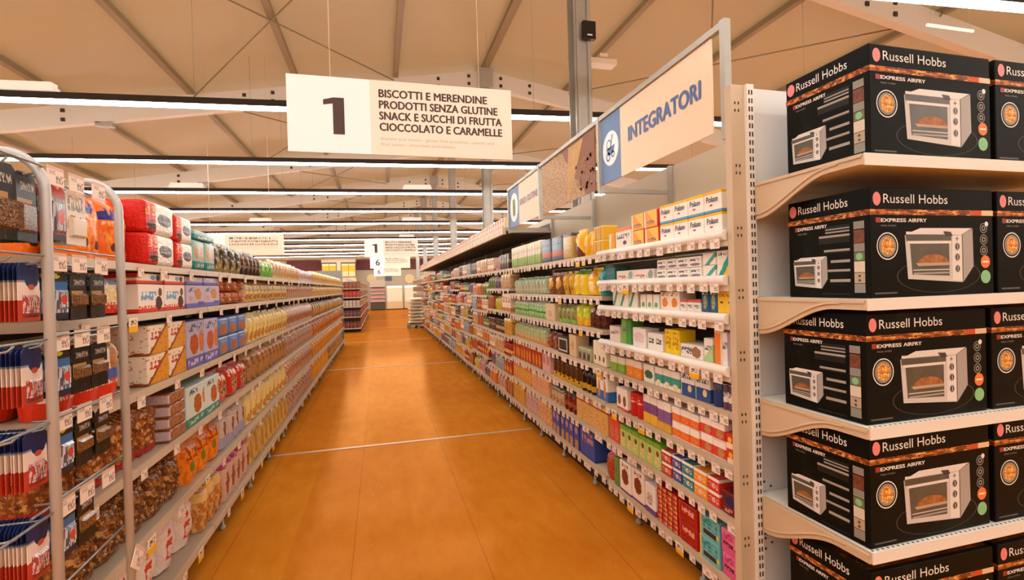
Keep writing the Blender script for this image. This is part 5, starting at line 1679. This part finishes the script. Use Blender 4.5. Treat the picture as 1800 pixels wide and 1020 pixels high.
for i in range(3, len(R_BAYS) - 1):
    prev = []
    for j in range(7):
        z = R_LEVZ(i, j)
        gap = (R_LEVZ(i, j - 1) - z - .045) if j else .24
        y = R_BAYS[i] + .02
        end = R_BAYS[i + 1] - .02
        nb = 3 if i < 6 else 2
        rnd = random.Random(100 * i + j)
        pool = [k for k in range(len(FAR)) if k not in prev]
        if j == 0:
            pool = [k for k in pool if k in (1, 3, 4, 6, 7, 8, 9, 10, 11, 2)]
        if j >= 4:
            pool = [k for k in pool if k in (0, 1, 2, 6, 7, 10, 12, 14, 13, 5, 9)]
        ks = rnd.sample(pool, nb)
        prev = ks
        cuts = sorted(rnd.uniform(.3, .7) if nb == 2 else c for c in ([.5] if nb == 2 else [rnd.uniform(.27, .4), rnd.uniform(.6, .73)]))
        ys = [y] + [y + (end - y) * c for c in cuts] + [end]
        for (a, b), k in zip(zip(ys, ys[1:]), ks):
            kind, desc, m, shape, h_, w_ = FAR[k]
            hh = min(h_ * rnd.uniform(.9, 1.15), gap * .96)
            n = max(1, round((b - a) / (w_ * rnd.uniform(.6, .8) if shape != 'jar' else w_)))
            st = 2 if shape == 'jar' and 2 * hh < gap else 1
            put('R', z, a + .004, b - .004, n, hh, min(.12, w_), kind, '%s, %s shelf, %s, supplement run' % (desc, levname(j, 7), BAYN[i]), m, shape, st)
            cnt += n
# row of red and white boxes along the canopy shelf
P_CAN = bx('canopy_box', 'ecd9b8', ('r', .2, .72, .08, .92, 'b04428'), ('t', .25, .7, .3, .6, 'efdfc6', 8, 4))
for i in range(3, len(R_BAYS) - 1):
    put('R', 1.9635, R_BAYS[i] + (.08 if i == 3 else .01), R_BAYS[i + 1] - .01, 9 if i < 7 else 7, .115, .1, 'canned_food_carton', 'cream and red carton lined up on the canopy shelf over the %s' % BAYN[i], P_CAN, 'box', 1, 1, setback=-.015)
print('far goods', cnt)

# ------------------------------------------------------------------ far end of the aisle
def far_fridge(x, label):
    o = empty('display_fridge', (x, 33.2, 0), label, 'fridge')
    def q(name, b, m):
        mb = MB()
        mb.box(*b)
        return link(name, mb.mesh(name, m), o)
    q('cabinet', (0, 1.0, 0.05, 0.8, 0.06, 1.5), mat('fridge_white', 'e8dcc6', .4))
    q('glass_door', (0.06, 0.94, 0.02, 0.05, 0.52, 1.42), mat('fridge_glow', 'eadcc0', .2, emit=.12))
    q('base_panel', (0.03, 0.97, 0.03, 0.05, 0.1, 0.48), mat('fridge_base', 'd8bf8f', .4))
    q('kick_plate', (0, 1.0, 0.08, 0.7, 0, 0.06), M_DARK)
    q('light_box', (0.02, 0.98, 0.0, 0.05, 1.42, 1.55), mat('fridge_light', 'fff6e4', .3, emit=.5))
    return o
far_fridge(0.42, 'white upright fridge at the aisle end, beside the meat cabinet')
far_fridge(1.54, 'second white upright fridge at the aisle end')
o = empty('meat_cabinet', (-0.62, 33.2, 0), 'open chilled cabinet of pink meat packs at the aisle end', 'fridge')
for nm, b, m in (('case', (0, .94, .35, .9, 0, 1.95), mat('cabinet_grey', 'b9ab98', .5)), ('base', (0, .94, 0, .36, .05, .5), mat('cabinet_base', '4a3c30', .5)),
                 ('canopy', (0, .94, .0, .36, 1.5, 1.95), mat('cabinet_top', 'c4b6a2', .5))):
    mb = MB()
    mb.box(*b)
    link(nm, mb.mesh(nm, m), o)
for k, z in enumerate((.55, .8, 1.05, 1.28)):
    mb = MB()
    mb.box(0.01, .93, .02 + .04 * k, .36, z, z + .03)
    link('shelf', mb.mesh('shelf', mat('cabinet_shelf_glow', 'f0e6da', .4, emit=.05)), o)  # faint glow put into the shelf material, no lamp there
for k, z in enumerate((.58, .83, 1.08, 1.31)):
    for i in range(6):
        if 'mt' not in globals():
            mt = bevelled(.14, .18, .1, .02, mat('meat_pink', 'cf8a84', .4))
        tag(link('meat_pack', mt, None, (-.62 + .08 + .15 * i, 33.2 + .03 + .035 * k, z + .002)), 'pink meat pack in the open chilled cabinet, %s tier from below' % ORD[k], 'packet', 'meat packs tier %d' % k, key='meat%d' % k)
# wall pictures with yellow fields
for x, lab in ((-3.65, 'yellow picture board high on the back wall above the biscuit bags'), (-2.45, 'second yellow picture board on the back wall, beside the burgundy band')):
    o = empty('wall_picture', (x, 34.4, 2.2), lab, 'picture')
    mb = MB()
    mb.box(0, .95, 0, .04, 0, 1.0)
    link('frame', mb.mesh('frame', mat('picture_frame', '6a4a3a', .5)), o)
    mb = MB()
    for a in (.05, .49):
        mb.box(a, a + .41, -.01, 0, .05, .9)
    link('print', mb.mesh('print', pk('wall_print', 'e8b52e', (('r', 0, 1, 0, .4, 'e6d2a0'), ('r', 0, 1, .86, 1, 'f0e0b0')), .5, .1)), o)
mb = MB()
mb.box(-3.65, -1.5, 34.42, 34.5, 0, 3.4)
struct('partition', mb, mat('partition_cream', 'd9c8a8', .6))
for x, z in ((2.05, 2.05), (-.55, 2.1)):
    mb = MB()
    mb.disc(0, 0, .33, 0, 0, 24)
    mb.disc(0, 0, .33, .03, 0, 24)
    for i in range(24):
        a, b = 6.2832 * i / 24, 6.2832 * (i + 1) / 24
        mb.face([(.33 * math.cos(a), 0, .33 * math.sin(a)), (.33 * math.cos(b), 0, .33 * math.sin(b)), (.33 * math.cos(b), .03, .33 * math.sin(b)), (.33 * math.cos(a), .03, .33 * math.sin(a))])
    tag(link('round_sign', mb.mesh('disc', mat('disc_cream', 'f0d8a4', .5)), None, (x, 35.93, z)), 'round cream disc on the back wall, %s' % ('above the white fridges' if x > 1 else 'above the meat cabinet'), 'sign')
mb = MB()
mb.box(0, .42, 0, .05, 0, .32)
tag(link('wall_screen', mb.mesh('screen', mat('screen_blue', '55587a', .4)), None, (.4, 35.9, 1.95)), 'small dark blue screen on the back wall above the white fridge', 'screen')

# second biscuit gondola beyond the cross aisle, its end loaded with dark packets
o = empty('gondola_shelving', (-1.05, 16.8, 0), 'farther gondola beyond the biscuit run with a dark loaded end', 'shelving')
for nm, b, m in (('back_panel', (-.02, 0, .12, 11, .1, 1.75), M_BACK), ('end_panel', (-.5, .42, .0, .04, .05, 1.62), mat('end_dark', '4a3430', .5)), ('plinth', (-.45, .42, .1, 11, 0, .1), M_DARK)):
    mb = MB()
    mb.box(*b)
    link(nm, mb.mesh(nm, m), o)
for j, z in enumerate((.14, .5, .82, 1.12, 1.4)):
    s = empty('gondola_shelf', (-.61, 16.9, z), '%s long shelf of the farther gondola beyond the biscuit run' % levname(4 - j, 5), 'shelf', 'shelves of the farther gondola')
    mb = MB()
    mb.box(-.42, 0, 0, 10.9, -.03, 0)
    link('deck', mb.mesh('deck', M_FRAME), s)
    s = empty('end_shelf', (-.80, 16.55, z), '%s end shelf with dark packets on the farther gondola' % levname(4 - j, 5), 'shelf', 'end shelves of the farther gondola')
    mb = MB()
    mb.box(-.5, .19, -.12, .251, -.025, 0)
    link('deck', mb.mesh('deck', M_FRAME), s)
    kk = [('maroon packet', '6a2a2c'), ('plum packet', '55324a'), ('white and grey packet', 'b9b0aa'), ('red packet', 'a82e2a'), ('rust packet', '8a4a34')]
    me = bevelled(.1, .16, .2, .015, pk('end_%d' % j, kk[j][1], (('n', 5, .58, 'a88a74'),), .35, .3))
    for i in range(6):
        tag(link('sweets_pack', me, None, (-1.24 + .112 * i, 16.45, z + .001)), '%s on the end of the farther gondola, %s shelf' % (kk[j][0], levname(4 - j, 5)), 'packet', 'end packets shelf %d' % j, key='ep%d' % j)
    me2 = bevelled(.19, .13, .2, .02, pk('side_%d' % j, ['b0702e', 'a8503a', 'c79a5a', '9a6a4a', 'b08a6a'][j], (('n', 5, .5, '7a3a26'), ('n', 8, .62, 'd9c0a0')), .35, .3))
    for i in range(30):
        tag(link('sweets_bag', me2, None, (-.625, 17.05 + .36 * i, z + .001), R(90)), 'brownish bag along the %s shelf of the farther gondola' % levname(4 - j, 5), 'bag', 'farther gondola bags shelf %d' % j, key='fb%d' % j)

# gondola beyond the cross aisle on the supplement side
o = empty('gondola_shelving', (2.2, 19.0, 0), 'farther gondola beyond the pallet of white sacks', 'shelving')
for nm, b, m in (('back_panel', (.0, .03, 0, 9, .1, 2.0), M_BACK), ('end_panel', (-.45, .03, -.04, 0, .0, 1.75), mat('end_tan', 'b39a7c', .5)), ('plinth', (-.42, 0, 0, 9, 0, .1), M_DARK)):
    mb = MB()
    mb.box(*b)
    link(nm, mb.mesh(nm, m), o)
for j, z in enumerate((.14, .5, .85, 1.2, 1.55)):
    s = empty('gondola_shelf', (2.2, 19.0, z), '%s long shelf of the gondola beyond the pallet' % levname(4 - j, 5), 'shelf', 'shelves of the gondola beyond the pallet')
    mb = MB()
    mb.box(-.45, -.002, .002, 9, -.03, 0)
    link('deck', mb.mesh('deck', M_FRAME), s)
    me3 = bevelled(.26, .15, .24, .015, pk('beyond_%d' % j, ['c9a070', 'b5653a', 'd2b894', 'a98a5e', 'd9c4a0'][j], (('n', 5, .5, '8a5a36'), ('n', 8, .62, 'e2cda8')), .4, .1))
    for i in range(24):
        tag(link('grocery_pack', me3, None, (1.755, 19.2 + .36 * i, z + .001), R(-90)), 'tan pack on the %s shelf of the gondola beyond the pallet' % levname(4 - j, 5), 'packet', 'beyond pallet packs shelf %d' % j, key='bp%d' % j)

# pallet truck with stacked white sacks by the far supplement bays
o = empty('pallet', (1.22, 17.35, 0), 'grey plastic pallet under the stack of white sacks', 'pallet')
for b in ((-.35, .35, -.5, .5, .11, .15),):
    mb = MB()
    mb.box(*b)
    link('deck', mb.mesh('deck', mat('pallet_grey', '7f7a72', .6)), o)
for x in (-.28, 0, .28):
    mb = MB()
    mb.box(x - .05, x + .05, -.5, .5, 0, .11)
    link('runner', mb.mesh('runner', mat('pallet_grey', '7f7a72', .6)), o)
sk = pouch(.62, .10, .42, pk('sack_white', 'e9dcc6', (('n', 4, .62, 'd2bfa2'),), .5, .1, bump=.4), 5, .02)
M90 = Matrix.Rotation(R(-90), 4, 'X')
sk.transform(Matrix.Translation((0, .21, 0)) @ M90 @ Matrix.Translation((0, 0, -.42)) if False else Matrix.Rotation(R(90), 4, 'X'))
zz = [v.co.z for v in sk.vertices]
yy = [v.co.y for v in sk.vertices]
sk.transform(Matrix.Translation((0, -(min(yy) + max(yy)) / 2, -min(zz))))
for k in range(8):
    for q in range(2):
        tag(link('flour_sack', sk, None, (1.22 + random.uniform(-.02, .02), 17.11 + .46 * q, .151 + .112 * k), random.uniform(-.04, .04)),
            'white sack stacked on the pallet, %s layer, %s' % (ORD[k], 'aisle front pile' if q == 0 else 'rear pile'), 'sack', 'white sacks on the pallet', key='sack%d%d' % (k, q))

# fittings on the ridge column
o = empty('column_box', (2.36, 5.20, 4.1), 'small black junction box strapped to the first ridge column', 'box')
for nm, b, m in (('housing', (-.075, .075, -.05, .0, 0, .2), M_BLACK), ('status_light', (-.03, .03, -.053, -.05, .035, .05), mat('pale_led', 'e8e8f0', .3))):
    mb = MB()
    mb.box(*b)
    link(nm, mb.mesh(nm, m), o)
o = empty('roof_floodlight', (2.62, 5.5, 3.98), 'pale floodlight bracket beside the first ridge column', 'light')
mb = MB()
mb.box(-.18, .22, -.06, .1, 0, .06)
mb.box(-.02, .08, -.1, .14, .06, .1)
link('lamp_body', mb.mesh('body', mat('lamp_grey', 'd8c8b0', .5)), o)
mb = MB()
mb.tube([(-.4, 0, .05), (-.1, 0, .05)], .012, 6)
link('arm', mb.mesh('arm', M_STEEL), o)
print('objects', len(bpy.data.objects))
o = empty('fluorescent_tube', (5.63, 3.9, 3.965), 'thin white tube lamp under the roof above the oven cartons', 'light', None, R(2))
mb = MB()
mb.tube([(0, 0, 0), (.7, 0, .02)], .016, 8)
link('tube', mb.mesh('tube', mat('tube_white', 'fff4e4', .4, emit=.6)), o)
mb = MB()
for x in (.05, .65):
    mb.tube([(x, 0, 0.012), (x, 0, roofz(5.63 + x) - 3.965)], .002, 5)
link('hanging_wire', mb.mesh('wire', M_STEEL), o)
